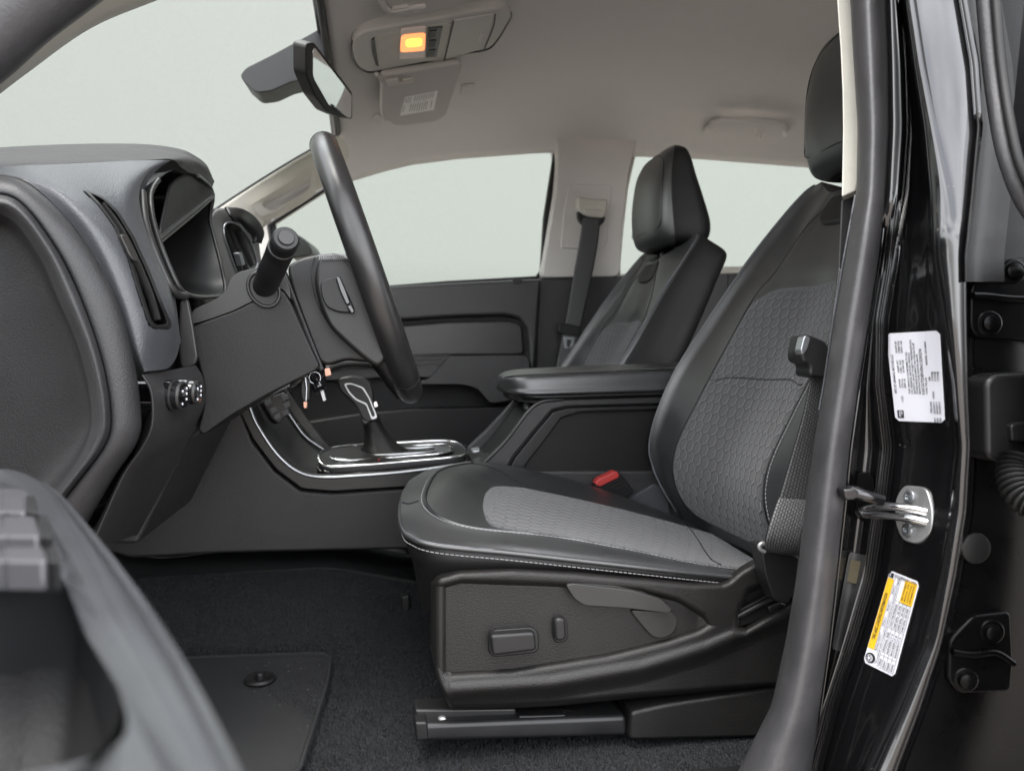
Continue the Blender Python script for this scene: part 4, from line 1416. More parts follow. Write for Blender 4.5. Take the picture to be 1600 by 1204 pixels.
    thick = [.07, .115, .125, .125, .12, .11, .095, .085, .07]
    sd1 = [far[0][k] + back * thick[k] * .45 + Vector((0, .006, 0)) for k in range(n_)]
    sd2 = [far[0][k] + back * thick[k] + Vector((0, -.012, 0)) for k in range(n_)]
    bk = []
    for k in range(n_):
        p = far[0][k] + back * (thick[k] + .012)
        p = p.copy(); p.y = SY + (far[0][k].y - SY) * .45
        bk.append(p)
    # one body, closed round the back
    loop = [bk, sd2, sd1] + rows + [[mir_y(p) for p in sd1], [mir_y(p) for p in sd2], [mir_y(p) for p in bk]]
    o, s, g = patch('backrest', loop, LEATHER, root, nu=110, nv=170, closed_v=True, cap=True)
    me = o.data
    me.materials.append(LEATHER_SIDE)
    for i, p in enumerate(me.polygons):
        v = (p.vertices[0] // 110) * 15 / 170
        if v < 2.75 or v > 11.35:
            p.material_index = 1
    v0, v1 = 3 + 1.95, 3 + 6.05
    sub_panel('backrest_insert', s, .25, 5.3, v0, v1, .0022, HEX, root, nu=130, nv=90, round_hi=.55, round_lo=.35)
    # seams : welt along both bolsters, insert's cross seam, shoulder panel
    for vv, sgn in ((3.10, 1), (10.90, -1)):
        tube('piping', line_on(s, [(.2, vv), (2, vv), (4, vv), (6, vv), (7.6, vv)], .0004, 90), .0022, PIPING, root, n=8)
    tube('insert_seam', line_on(s, [(3.50, v0 + .12), (3.58, 6), (3.63, 7), (3.60, 8), (3.52, v1 - .12)], .0030, 40), .0006, BLACK, root, n=5)
    for a in (4.92, 9.08):
        d = 1 if a < 7 else -1
        tube('back_seam', line_on(s, [(.3, a), (2, a), (4, a), (5.1, a), (5.6, a + .05 * d), (6.3, a + .10 * d), (6.9, a + .35 * d), (7.25, a + .9 * d)], .0004, 90), .0010, BLACK, root, n=5)
    stitches('stitching', line_on(s, [(.6, 9.18), (2, 9.2), (3.4, 9.2), (4.9, 9.16)], .0012, 90), STITCH, root, step=.0056, length=.004, r=.0006)
    tube('back_seam', line_on(s, [(7.22, 5.7), (7.30, 6.2), (7.3, 7), (7.3, 7.8), (7.22, 8.3)], .0004, 40), .0010, BLACK, root, n=5)
    sub_panel('headrest_collar', s, 6.75, 7.75, 5.85, 8.15, .0035, PLAIN, root, nu=24, nv=24, round_lo=.4, puff=.002)
    # hard side shells
    # ---- headrest
    hs = [(z_, a_ - .028, b_ - .022, h_) for z_, a_, b_, h_ in [(.296, .785, .825, .075), (.299, .768, .848, .098), (.312, .748, .878, .116), (.35, .738, .884, .122), (.41, .738, .864, .122), (.46, .746, .845, .118), (.497, .757, .832, .114), (.522, .770, .820, .104), (.534, .784, .808, .080)]]
    A = []
    for k in range(44):
        t = 2 * math.pi * k / 44
        col = []
        for z, xf, xb, hy in hs:
            cx, hx = (xf + xb) / 2, (xb - xf) / 2
            sg = lambda q, e: math.copysign(abs(q) ** e, q)
            col.append(W(cx + hx * sg(math.cos(t), .60), SY + hy * sg(math.sin(t), .58), z))
        A.append(col)
    ho, hsf, hg = patch('headrest', A, LEATHER, root, nu=50, nv=132, closed_v=True, cap=True)
    me = ho.data
    me.materials.append(LEATHER_SIDE)
    for p in me.polygons:
        if math.cos(2 * math.pi * (p.vertices[0] // 50) / 132) > -.30:
            p.material_index = 1
    # front face panel outline seam of the headrest
    hb = bvh_of(ho)
    fr = []
    for (yy, z) in [(1.185, .335), (1.10, .333), (1.015, .335), (.998, .36), (.998, .44), (1.01, .49), (1.05, .515), (1.10, .52), (1.15, .515), (1.19, .49), (1.202, .44), (1.202, .36)]:
        loc, nn, i, d = hb.ray_cast(W(.3, yy, z), Vector((1, 0, 0)))
        if loc:
            fr.append(loc + Vector((-.0004, 0, 0)))
    if len(fr) > 6:
        tube('headrest_seam', smooth(fr, 70, True), .0011, BLACK, ho, n=5, closed=True)
    for yy in (SY - .05, SY + .05):
        tube('headrest_post', [W(.785, yy, .20), W(.785, yy, .31)], .0065, DSTEEL, root, n=12)
    for yy in (SY - .05, SY + .05):
        lathe('post_guide', [(.016, 0), (.016, .012), (.013, .016), (.0001, .016)], W(.780, yy, .262), (0, 0, 1), PLAIN, root, n=20)
    # ---- under structure
    slab('seat_frame', [W(.10, .90, -.28), W(.52, .90, -.33), W(.52, .90, -.40), W(.12, .90, -.40)], (0, .42, 0), BLACK, root, bev=.004)
    return root, s


DSEAT, BACKS = make_seat()
# recline hinge cover on the inner side and rail behind it
slab('hinge_cover', rnd(PL([(972, 786), (1022, 756), (1040, 760), (1050, 815), (1000, 800)], 1.362), .006), (0, .012, 0), ACCENT, DSEAT, bev=.003)
# ---------- copies for the passenger before the driver's own controls are added
pseat = DSEAT.copy()
COL.objects.link(pseat)
DY, DX, DZ = .735, -.047, -.024
pseat.location = DSEAT.location + Vector((DX, DY, DZ))
pseat.scale = (1, -1, 1)
pseat['label'] = 'further front seat beside the passenger door, half hidden behind the console armrest'
for ch in list(DSEAT.children):
    c = ch.copy(); COL.objects.link(c); c.parent = pseat
    for g2 in ch.children:
        d = g2.copy(); COL.objects.link(d); d.parent = c


def valance():
    # moulded side cover of the driver's cushion, relief over its traced outline
    topc = [(676, 905), (690, 898), (720, 890), (800, 886), (900, 891), (1000, 900), (1080, 908), (1128, 908), (1140, 903), (1160, 886), (1200, 864), (1250, 846)]
    botc = [(676, 1010), (690, 1070), (706, 1104), (800, 1102), (860, 1099), (1000, 1086), (1080, 1080), (1128, 1076), (1160, 1074), (1210, 1071), (1250, 1068)]
    tx, ty = zip(*topc)
    bx, by = zip(*botc)
    xs = np.concatenate([np.linspace(676, 712, 16), np.linspace(716, 1250, 210)])
    face_top = lambda x: np.interp(x, [676, 690, 720, 860, 1000, 1060, 1100, 1118, 1250], [925, 908, 900, 905, 915, 930, 955, 978, 1000])
    face_bot = lambda x: np.interp(x, [676, 700, 800, 950, 1040, 1090, 1118, 1250], [1058, 1060, 1054, 1030, 1008, 992, 978, 960])
    cr_hi = lambda x: np.interp(x, [676, 706, 860, 1000, 1100, 1180, 1250], [1085, 1076, 1066, 1042, 1012, 978, 950])
    ss = lambda a, b, v: (lambda t: t * t * (3 - 2 * t))(min(1, max(0, (v - a) / (b - a))))
    G = []
    for k in range(120):
        t = k / 119
        row = []
        for x in xs:
            a, b = np.interp(x, tx, ty), np.interp(x, bx, by)
            y = a + (b - a) * t
            Y = .836
            # recessed face
            d = min(ss(0, 9, y - face_top(x)), ss(0, 9, face_bot(x) - y), ss(0, 12, x - 684))
            Y += .008 * d * (1 - ss(1085, 1125, x))
            # ridge below the face stands proud, then falls back
            rr = cr_hi(x)
            Y -= .0045 * math.exp(-((y - rr) / 9.0) ** 2)
            Y += .008 * ss(rr + 2, rr + 26, y) * (1 - ss(1100, 1250, x) * .5)
            # upper edge tucks under the cushion, front edge rolls in
            Y += .020 * (1 - ss(0, 10, y - a))
            Y += .030 * (1 - ss(676, 690, x)) ** 1.5
            Y += .014 * (1 - ss(0, 8, b - y))
            # hollow for the belt anchor
            h = ss(1140, 1165, x) * ss(0, 12, y - np.interp(x, [1140, 1165, 1250], [965, 915, 880])) * ss(0, 10, np.interp(x, [1140, 1165, 1250], [990, 990, 938]) - y)
            Y += .022 * h
            row.append(U(x, y, Y))
        G.append(row)
    o = grid_mesh('side_cover', [[list(p) for p in r] for r in G], GRAIN, DSEAT)
    m = o.modifiers.new('thickness', 'SOLIDIFY'); m.thickness = .006; m.offset = 0
    return o


valance()
# recline lever
lv = slab('recline_lever', rnd(PL([(884, 914), (896, 911), (990, 922), (1034, 936), (1050, 952), (1046, 958), (980, 950), (914, 946), (898, 936)], .828), .004), (0, .022, 0), PLAIN2, DSEAT, bev=.004, seg=4)
slab('lever_top', PL([(884, 913), (900, 910), (960, 914), (1005, 924), (1040, 940), (1046, 952), (1030, 938), (985, 927), (905, 921)], .832), (0, .016, 0), GRAIN, lv, bev=.002)
slab('lever_boss', rnd(PL([(983, 952), (1052, 956), (1060, 972), (1054, 988), (1038, 998), (1020, 996), (1004, 978)], .836), .008), (0, .016, 0), PLAIN2, lv, bev=.003)
# power switches
slab('seat_switch', rnd(PL([(766, 992), (836, 987), (839, 1016), (770, 1025)], .824), .005), (0, .022, 0), PLAIN, DSEAT, bev=.0045, seg=4)
slab('switch_base', rnd(PL([(763, 992), (772, 984), (832, 980), (842, 988), (842, 1014), (836, 1020), (772, 1027), (764, 1020)], .836), .004), (0, .012, 0), BLACK, DSEAT, bev=.002)
slab('lumbar_switch', rnd(PL([(866, 966), (884, 964), (886, 1000), (868, 1003)], .830), .010), (0, .018, 0), PLAIN, DSEAT, bev=.005, seg=4)
slab('switch_base', rnd(PL([(862, 966), (886, 962), (889, 1002), (865, 1006)], .838), .012), (0, .010, 0), BLACK, DSEAT, bev=.002)
# anchor hollow detail
slab('anchor_cover', PL([(1142, 985), (1150, 955), (1198, 930), (1240, 915), (1240, 940), (1190, 968)], .846), (0, .01, 0), BLACK, DSEAT, bev=.002)
slab('anchor_rib', PL([(1150, 962), (1196, 938), (1214, 930), (1218, 938), (1198, 946), (1154, 970)], .840), (0, .01, 0), PLAIN, DSEAT, bev=.003)
slab('anchor_rib', PL([(1146, 972), (1156, 968), (1156, 984), (1148, 986)], .840), (0, .01, 0), PLAIN, DSEAT, bev=.002)
slab('anchor_rib', PL([(1200, 948), (1222, 940), (1240, 950), (1204, 960)], .838), (0, .012, 0), PLAIN, DSEAT, bev=.003)

# rails
sr = slab('seat_rail', PL([(648, 1131), (980, 1118), (980, 1150), (650, 1159)], .856), (0, .045, 0), DSTEEL, DSEAT, bev=.006, seg=4)
slab('rail_top', PL([(648, 1108), (806, 1106), (810, 1128), (650, 1131)], .872), (0, .03, 0), DSTEEL, sr, bev=.003)
slab('rail_block', PL([(810, 1118), (884, 1116), (884, 1128), (812, 1130)], .862), (0, .02, 0), PLAIN, sr, bev=.002)
tube('rail_rod', PL([(690, 1124, .868), (800, 1126, .868)]), .0016, ZINC, sr, n=8)
lathe('rail_bolt', [(.004, 0), (.006, .001), (.006, .006), (.003, .008), (.0001, .008)], U(690, 1124, .872), (0, -1, 0), ZINC, sr, n=12)
slab('rail_foot', PL([(648, 1128), (668, 1127), (670, 1156), (650, 1158)], .853), (0, .05, 0), PLAIN, sr, bev=.003)
slab('rail_cover', rnd(PL([(986, 1112), (1040, 1100), (1240, 1070), (1240, 1150), (984, 1156)], .846), .006), (0, .05, 0), GRAIN, DSEAT, bev=.005, seg=4)
slab('seat_motor', PL([(880, 1102), (925, 1098), (930, 1112), (886, 1116)], .91), (0, .06, 0), ACCENT, DSEAT, bev=.004)
slab('seat_motor', PL([(930, 1104), (955, 1100), (958, 1108), (932, 1110)], .90), (0, .04, 0), SATIN, DSEAT, bev=.003)
wires = []
for k in range(9):
    x0 = 870 + random.random() * 25
    wires.append(smooth([U(x0, 1104 + random.random() * 6, .885), U(x0 + 14 + random.random() * 10, 1112 + random.random() * 16, .872), U(x0 + 40 + random.random() * 30, 1112 + random.random() * 14, .875), U(x0 + 80 + random.random() * 40, 1104 + random.random() * 8, .89)], 14))
multi_tube('wiring', wires, .0018, BLKRUB, DSEAT)
# left runner further under the seat and the small bracket in front of it
slab('seat_rail', PL([(640, 1098), (900, 1088), (900, 1100), (640, 1112)], 1.30), (0, .045, 0), DSTEEL, DSEAT, bev=.004)
slab('rail_bracket', PL([(627, 932), (640, 930), (640, 965), (628, 966)], 1.25), (0, .03, 0), BLACK, DSEAT, bev=.003)

# ================================================================= roof fittings
def on_roof(pts, off):
    return [UH(x, y, off) for x, y in pts]


ovc = thing('overhead_console', 'grey overhead console with amber lit map lamp and closed stowage lid', 'overhead console', UH(670, 65))
DN = Vector((0, 0, -1))
CP = plane_px(UH(566, 96, .014), UH(770, 24, .014), UH(735, 78, .014))
oo_ = [(553, 62), (550, 78), (556, 100), (569, 111), (588, 112), (662, 98), (725, 84), (762, 77), (778, 62), (791, 41), (799, 25), (792, 16), (772, 15), (662, 34), (584, 48), (566, 53)]
slab('console_plate', smooth([CP(x, y) for x, y in oo_], 90, True), (0, 0, .03), GREYTRIM, ovc, bev=.006, seg=4)
tube('plate_gap', smooth([CP(x, y, -.004) for x, y in oo_], 90, True), .0022, PLAIN2, ovc, n=6, closed=True)
well = [(581, 64), (590, 57), (625, 49), (706, 36), (694, 96), (664, 97), (620, 100), (594, 106), (586, 100), (582, 80)]
slab('lamp_bezel', rnd([CP(x, y, 0.0015) for x, y in well], .008), (0, 0, .02), BEIGE, ovc, bev=.002)
slab('sunglass_slot', rnd([CP(x, y, 0.0030) for x, y in [(581, 64), (585, 60), (588, 80), (592, 104), (587, 102), (582, 82)]], .003), (0, 0, .004), BLACK, ovc, bev=.001)
lensp = rnd([CP(x, y, 0.0055) for x, y in [(626, 49), (666, 45), (664, 91), (624, 93)]], .006)
ln = slab('lamp_lens', lensp, (0, 0, .01), LENS, ovc, bev=.003)
glow = rnd([CP(x, y, 0.0070) for x, y in [(627, 56), (665, 52), (664, 80), (625, 83)]], .012)
slab('lamp_glow', glow, (0, 0, .006), LAMP, ln, bev=.002)
hot = rnd([CP(x, y, 0.0080) for x, y in [(634, 62), (660, 60), (659, 73), (634, 75)]], .012)
HOT = mat('lamp_bulb', (.9, .6, .2), .4, emit=((1.0, .42, .06), 1.1))
slab('lamp_bulb', hot, (0, 0, .004), HOT, ln, bev=.001)
bs = slab('button_panel', rnd([CP(x, y, 0.0045) for x, y in [(669, 45), (692, 43), (682, 90), (666, 91)]], .003), (0, 0, .008), ACCENT, ovc, bev=.0015)
for y0, y1 in ((49, 60), (64, 75), (79, 89)):
    sh = -(y0 - 45) * .12
    slab('lamp_button', rnd([CP(x, y, 0.0060) for x, y in [(671 + sh * .2, y0), (683 + sh * .5, y0 - 1), (680 + sh * .5, y1 - 1), (669 + sh * .2, y1)]], .002), (0, 0, .004), BLKRUB, bs, bev=.001)
slab('stowage_lid', rnd([CP(x, y, 0.0030) for x, y in [(709, 33), (773, 23), (770, 41), (756, 77), (695, 94)]], .005), (0, 0, .012), GREYTRIM, ovc, bev=.003)
tube('lid_gap', smooth([CP(x, y, 0.0025) for x, y in [(709, 33), (704, 55), (694, 95)]], 20), .0012, BLACK, ovc, n=6)
tube('lid_gap', smooth([CP(x, y, 0.0025) for x, y in [(774, 23), (771, 42), (757, 77)]], 20), .0012, BLACK, ovc, n=6)
slab('lid_pull', rnd([CP(x, y, 0.0055) for x, y in [(751, 53), (757, 52), (751, 68), (745, 69)]], .003), (0, 0, .004), HEADL, ovc, bev=.001)


def visor(root, outline, rod, off, tri):
    vp = plane_px(*[UH(x, y, off) for x, y in tri])
    o = slab('visor_board', rnd([vp(x, y) for x, y in outline], .012), -vp.n * .016, VISOR, root, bev=.006, seg=4)
    tube('hinge_rod', smooth([vp(x, y, .004) for x, y in rod], 20), .0048, VISOR, root, n=10)
    return vp


v1_ = thing('sun_visor', 'folded grey sun visor with a printed warning label, behind the overhead console', 'sun visor', UH(655, 150), 'sun visors')
VB = visor(v1_, [(597, 119), (640, 112), (722, 99), (722, 108), (709, 147), (697, 181), (681, 191), (631, 197), (615, 197), (610, 191), (598, 189), (595, 175)], [(588, 116), (598, 127), (604, 133), (624, 130), (645, 127)], .042, [(600, 130), (715, 110), (640, 195)])
slab('hinge_bracket', rnd([VB(x, y, .006) for x, y in [(600, 128), (622, 125), (624, 133), (603, 137)]], .003), (0, 0, .006), GREYTRIM, v1_, bev=.002)
slab('hinge_bracket', rnd([VB(x, y, .006) for x, y in [(628, 127), (645, 124), (644, 132), (628, 135)]], .003), (0, 0, .006), BEIGE, v1_, bev=.002)
vl = slab('warning_label', rnd([VB(x, y, .0010) for x, y in [(633, 152), (684, 142), (678, 172), (625, 181)]], .002), (0, 0, .0006), PAPER, v1_, bev=0)
lines = []
for k in range(13):
    t = (k + .8) / 14.5
    for (a, b) in ((.06, .40), (.47, .93 if k > 4 else .86)):
        if random.random() < .12:
            continue
        p = lambda s: VB((633 + 51 * t) * (1 - s) + (625 + 53 * t) * s, (152 - 10 * t) * (1 - s) + (181 - 9 * t) * s, .0016)
        lines.append([p(a), p(b - random.random() * .08)])
multi_tube('label_print', lines, .0007, GREYINK, vl, n=4)
v2_ = thing('sun_visor', 'grey sun visor at the top edge of the photo, above the overhead console', 'sun visor', UH(680, 10), 'sun visors')
VB = visor(v2_, [(596, -70), (600, -4), (609, 24), (632, 29), (700, 15), (757, 1), (800, -40), (800, -70)], [(592, -4), (602, 12), (612, 17), (636, 13), (664, 10)], .036, [(612, 20), (750, -10), (650, -60)])
slab('hinge_bracket', rnd([VB(x, y, .006) for x, y in [(612, 15), (638, 11), (640, 22), (614, 25)]], .003), (0, 0, .006), GREYTRIM, v2_, bev=.002)
slab('hinge_bracket', rnd([VB(x, y, .006) for x, y in [(644, 12), (664, 9), (664, 18), (644, 22)]], .003), (0, 0, .006), GREYTRIM, v2_, bev=.002)
cl = slab('visor_clip', rnd(on_roof([(720, 134), (742, 131), (740, 144), (719, 146)], .006), .004), (0, 0, .01), HEADL, None, bev=.002)
tag(cl, 'small grey visor clip on the headliner beside the labelled sun visor', 'clip')
cp = slab('screw_cap', smooth(on_roof([(582, 181), (588, 177), (595, 181), (594, 190), (586, 193), (581, 188)], .003), 24, True), (0, 0, .006), GREYTRIM, None, bev=.001)
tag(cp, 'small round grey cap on the headliner at the sun visor hinge end', 'cap')

gr = thing('roof_handle', 'grey passenger grab handle on the roof above the rear window', 'grab handle', UH(1165, 190))
gp = on_roof([(1105, 201), (1109, 184), (1124, 177), (1170, 177), (1212, 180), (1225, 188), (1224, 206)], .030)
gp[0] = UH(1103, 203, .0); gp[-1] = UH(1226, 208, .0)
tube('handle_bar', smooth(gp, 50), .0115, HEADL, gr, n=14, flat=.75)
slab('handle_base', rnd(on_roof([(1103, 205), (1108, 188), (1126, 188), (1122, 204)], .012), .005), (0, 0, .03), HEADL, gr, bev=.003)
slab('handle_base', rnd(on_roof([(1180, 192), (1222, 194), (1224, 207), (1178, 204)], .014), .005), (0, 0, .03), HEADL, gr, bev=.003)
tube('coat_hook', smooth(on_roof([(1190, 196), (1188, 203), (1184, 206), (1181, 202)], .024), 14), .0035, HEADL, gr, n=8)

# ================================================================= inside mirror and its camera housing
cam_h = slab('camera_housing', rnd(PL([(519, 32), (490, 50), (428, 84), (384, 106), (375, 118), (381, 128), (400, 145), (425, 142), (453, 129), (486, 122), (512, 92), (519, 70)], 1.60), .008), (.0, .10, .01), PLAIN, None, bev=.020, seg=5)
tag(cam_h, 'black camera housing fixed to the windscreen behind the inside mirror', 'camera housing')
rm = thing('rear_view_mirror', 'rectangular inside rear view mirror in a black frame beside the overhead console', 'mirror', U(515, 125, 1.48))
_mc = U(515, 125, 1.48)
_mn = Vector((.89, -.35, -.30)).normalized()


def mp_(x, y):
    d = Vector(ray(x, y))
    e = Vector((0, 0, H))
    return e + d * ((_mc - e).dot(_mn) / d.dot(_mn))


slab('mirror_shell', rnd([mp_(*p) for p in [(478, 69), (491, 66), (551, 145), (551, 187), (531, 184), (512, 176), (492, 150), (478, 116)]], .008), -_mn * .026, PLAIN, rm, bev=.008, seg=4)
slab('mirror_glass', rnd([mp_(*p) + _mn * .0012 for p in [(491, 74), (549, 149), (548, 184), (543, 184), (512, 163), (491, 126), (488, 118), (488, 80)]], .004), -_mn * .003, MIRROR, rm, bev=.0008)
for (x, y) in ((519, 165), (524, 170), (529, 174)):
    slab('mirror_button', rnd([mp_(x + a, y + b) + _mn * .003 for a, b in ((-3, -3), (1, -1), (3, 3), (-1, 2))], .001), -_mn * .003, ACCENT, rm, bev=.0008)
tube('mirror_arm', smooth(PL([(470, 124, 1.46), (484, 118, 1.455), (496, 112, 1.45)]), 12), .012, PLAIN, rm, n=14)

# ================================================================= passenger seat belt
pb = thing('passenger_belt', 'dark seat belt hanging from the beige guide on the far pillar', 'seat belt', U(925, 330, 2.17))
slab('belt_guide', rnd(PL([(903, 307), (926, 311), (950, 311), (948, 330), (944, 340), (928, 340), (914, 336), (903, 328)], 2.150), .008), (0, .04, 0), BEIGE, pb, bev=.006, seg=4)
slab('guide_lip', rnd(PL([(911, 327), (946, 328), (943, 340), (920, 338)], 2.140), .008), (0, .02, 0), BEIGE, pb, bev=.005)
slab('guide_slot', rnd(PL([(903, 328), (912, 334), (946, 337), (945, 346), (934, 356), (912, 352), (904, 342)], 2.158), .008), (0, .02, 0), BLACK, pb, bev=.003)


def belt(name, L, Rr, parent, nu=90, thick=.0014, m=None):
    a, b = smooth(L, nu), smooth(Rr, nu)
    G = []
    for t in np.linspace(0, 1, 9):
        G.append([list(p.lerp(q, t) + Vector((0, -.0012 * math.sin(math.pi * t), 0))) for p, q in zip(a, b)])
    o = grid_mesh(name, G, m or WEB, parent)
    s_ = o.modifiers.new('thickness', 'SOLIDIFY'); s_.thickness = thick; s_.offset = 0
    return o


belt('webbing', PL([(911, 340, 2.152), (905, 380, 2.155), (896, 430, 2.15), (886, 490, 2.13), (878, 530, 2.11), (868, 580, 2.08)]), PL([(938, 342, 2.152), (934, 380, 2.155), (925, 430, 2.15), (912, 490, 2.13), (903, 530, 2.11), (893, 580, 2.08)]), pb)
slab('belt_stop', rnd(PL([(873, 506), (880, 504), (908, 510), (906, 526), (884, 523), (873, 520)], 2.11), .004), (0, .018, 0), BLKRUB, pb, bev=.004)
v_, _a, _b = frame_on('latch_tongue', [(881, 526), (899, 527), (897, 542), (890, 548), (882, 545)], [(886, 530), (894, 531), (893, 539), (889, 543), (886, 541)], lambda x, y: U(x, y, 2.10), (0, .004, 0), SATIN, pb, n=40, ro=.004, ri=.003, bev=.001)

# ================================================================= driver's belt and buckle
db = thing('driver_belt', 'black woven seat belt running beside the driver seat to its lower anchor', 'seat belt', U(1250, 700, .80))
bl = [(1310, 420, .735), (1303, 470, .74), (1293, 530, .745), (1268, 588, .755), (1254, 650, .765), (1234, 720, .78), (1214, 788, .792), (1201, 830, .797), (1195, 855, .80)]
br_ = [(1330, 420, .735), (1326, 470, .74), (1318, 530, .745), (1297, 592, .755), (1290, 650, .765), (1277, 720, .78), (1266, 790, .792), (1258, 835, .797), (1250, 862, .80)]
belt('webbing', PL(bl), PL(br_), db, nu=140)
bl2 = [(1216, 778, .788), (1208, 800, .781), (1200, 826, .778), (1195, 846, .783), (1197, 860, .80), (1203, 858, .815)]
br2 = [(1268, 781, .788), (1262, 805, .781), (1254, 832, .778), (1246, 858, .783), (1240, 866, .80), (1240, 860, .815)]
belt('folded_loop', PL(bl2), PL(br2), db, nu=40, thick=.003)
slab('belt_stop', rnd(PL([(1258, 522), (1269, 524), (1293, 534), (1300, 560), (1294, 592), (1264, 588), (1267, 570), (1254, 565), (1252, 552)], .730), .006), (0, .03, 0), PLAIN, db, bev=.007, seg=4)
slab('latch_tongue', rnd(PL([(1257, 524), (1267, 526), (1262, 545), (1254, 556), (1251, 548)], .728), .004), (0, .012, 0), SATIN, db, bev=.003)
slab('belt_anchor', rnd(PL([(1188, 852), (1196, 850), (1220, 866), (1250, 868), (1244, 915), (1232, 945), (1210, 938), (1196, 898)], .800), .006), (0, .025, 0), PLAIN, db, bev=.005, seg=4)
tube('anchor_hook', smooth(PL([(1195, 862, .79), (1188, 858, .79), (1186, 852, .79), (1192, 848, .79), (1200, 853, .79)]), 16), .0022, ZINC, db, n=8)
bk_ = thing('belt_buckle', 'black seat belt buckle with red release button beside the console', 'buckle', U(955, 760, 1.345))
slab('buckle_body', rnd(PL([(928, 757), (934, 750), (966, 736), (972, 742), (992, 768), (960, 790), (938, 778)], 1.33), .005), (0, .022, 0), PLAIN, bk_, bev=.005)
slab('release_button', rnd(PL([(930, 756), (934, 749), (963, 735), (968, 741), (967, 746), (937, 761)], 1.325), .004), (0, .022, 0), RED, bk_, bev=.003)
for k in range(4):
    tube('buckle_rib', PL([(938 + k * 2, 766 + k * 4, 1.329), (972 + k * 3, 750 + k * 5, 1.329)]), .0007, BLACK, bk_, n=5)

# ================================================================= floor mat
def on_floor(pts, off):
    return [hit(FLOORB, x, y, off) for x, y in pts]


fm = thing('floor_mat', 'charcoal carpet floor mat with bound edge lying in the driver footwell', 'floor mat', on_floor([(400, 1120)], 0)[0])
mo = rnd(on_floor([(60, 1056), (180, 1048), (300, 1041), (420, 1037), (518, 1033), (512, 1080), (490, 1150), (462, 1240), (60, 1300)], .014), .03)
slab('mat_pile', mo, (0, 0, -.008), MATC, fm, bev=.003)
tube('mat_binding', resample_closed(mo, 160), .0030, CARPET, fm, n=8, closed=True)
hk = on_floor([(407, 1080)], .017)[0]
lathe('mat_retainer', [(.019, -.002), (.021, .001), (.019, .004), (.011, .003), (.009, .001), (.0001, .001)], hk, (0, 0, 1), BLKRUB, fm, n=28)
lathe('retainer_post', [(.006, 0), (.006, .008), (.004, .010), (.0001, .010)], hk, (0, 0, 1), PLAIN, fm, n=16)
tube('carpet_seam', smooth(on_floor([(205, 866), (260, 872), (350, 863), (480, 858), (600, 856), (650, 855)], .002), 60), .0025, BLACK, cab, n=6)


def pile(name, inside, n, hgt, off, m, seed):
    # carpet fibres: short leaning blades standing on the floor
    rg = np.random.default_rng(seed)
    me_ = FLOOR_O.data
    zf = {}
    xs, ys = rg.uniform(-.38, .52, n), rg.uniform(.79, 1.36, n)
    V = []
    G_ = FLOOR_G
    X0, X1, Y0, Y1 = G_[0, 0, 0], G_[0, -1, 0], G_[0, 0, 1], G_[-1, 0, 1]
    fi = (ys - Y0) / (Y1 - Y0) * (G_.shape[0] - 1)
    fj = (xs - X0) / (X1 - X0) * (G_.shape[1] - 1)
    i, j = fi.astype(int), fj.astype(int)
    a, b = fi - i, fj - j
    zs = (G_[i, j, 2] * (1 - a) * (1 - b) + G_[i + 1, j, 2] * a * (1 - b) + G_[i, j + 1, 2] * (1 - a) * b + G_[i + 1, j + 1, 2] * a * b) + off
    P_ = np.stack([xs, ys, zs - H], 1)
    dx, dy, dz = P_ @ _r, P_ @ _f, P_ @ _u
    px, py = 800 + FPX * dx / dy, 602 - FPX * dz / dy
    k = inside(px, py)
    xs, ys, zs = xs[k], ys[k], zs[k]
    n = len(xs)
    th = rg.uniform(0, 6.283, n)
    wd = rg.uniform(.0004, .0008, n)
    h = hgt * rg.uniform(.6, 1.15, n)
    la, ld = rg.uniform(0, 6.283, n), rg.uniform(.1, .8, n) * h
    base = np.stack([xs, ys, zs], 1)
    t_ = np.stack([np.cos(th) * wd, np.sin(th) * wd, np.zeros(n)], 1)
    tip = base + np.stack([np.cos(la) * ld, np.sin(la) * ld, h], 1)
    V = np.stack([base - t_, base + t_, tip], 1).reshape(-1, 3)
    me = bpy.data.meshes.new(name)
    me.vertices.add(3 * n)
    me.vertices.foreach_set('co', V.ravel())
    me.loops.add(3 * n)
    me.loops.foreach_set('vertex_index', np.arange(3 * n, dtype=np.int32))
    me.polygons.add(n)
    me.polygons.foreach_set('loop_start', np.arange(0, 3 * n, 3, dtype=np.int32))
    me.update(calc_edges=True)
    return link(name, me, m)


_mq = [(60, 1056), (180, 1048), (300, 1041), (420, 1037), (518, 1033), (512, 1080), (490, 1150), (462, 1240), (60, 1300)]
_in = np.vectorize(lambda x, y: in_poly(x, y, _mq))
view_ = lambda x, y: (x > -100) & (x < 1300) & (y > 840) & (y < 1330)
struct(pile('carpet_pile', lambda x, y: view_(x, y) & ~_in(x, y), 230000, .0042, .0, PILE, 3), 'stuff')
mp = pile('mat_fibres', lambda x, y: view_(x, y) & _in(x, y), 300000, .0022, .014, PILEM, 4)
mp.parent = fm
mp.location = -Vector(fm['_base'])
mp['kind'] = 'stuff'
lint = []
for k in range(90):
    x, y = random.choice([(random.gauss(370, 14), random.gauss(1135, 22)), (random.uniform(300, 500), random.uniform(1050, 1204))])
    p = hit(FLOORB, x, y, .0155)
    if p:
        a = random.random() * 6.28; l_ = random.uniform(.001, .004)
        q = Vector((math.cos(a) * l_, math.sin(a) * l_, .0005))
        lint.append([p, p + q * .5 + Vector((0, 0, .0006)), p + q])
o = multi_tube('lint', lint, .00022, STITCH, None, n=4)
struct(o, 'stuff')

# ================================================================= near door pillar
YS = [-60, 100, 200, 300, 400, 500, 600, 700, 800, 900, 1000, 1100, 1200, 1280]


def cols(v):
    return lambda y: float(np.interp(y, YS, v))


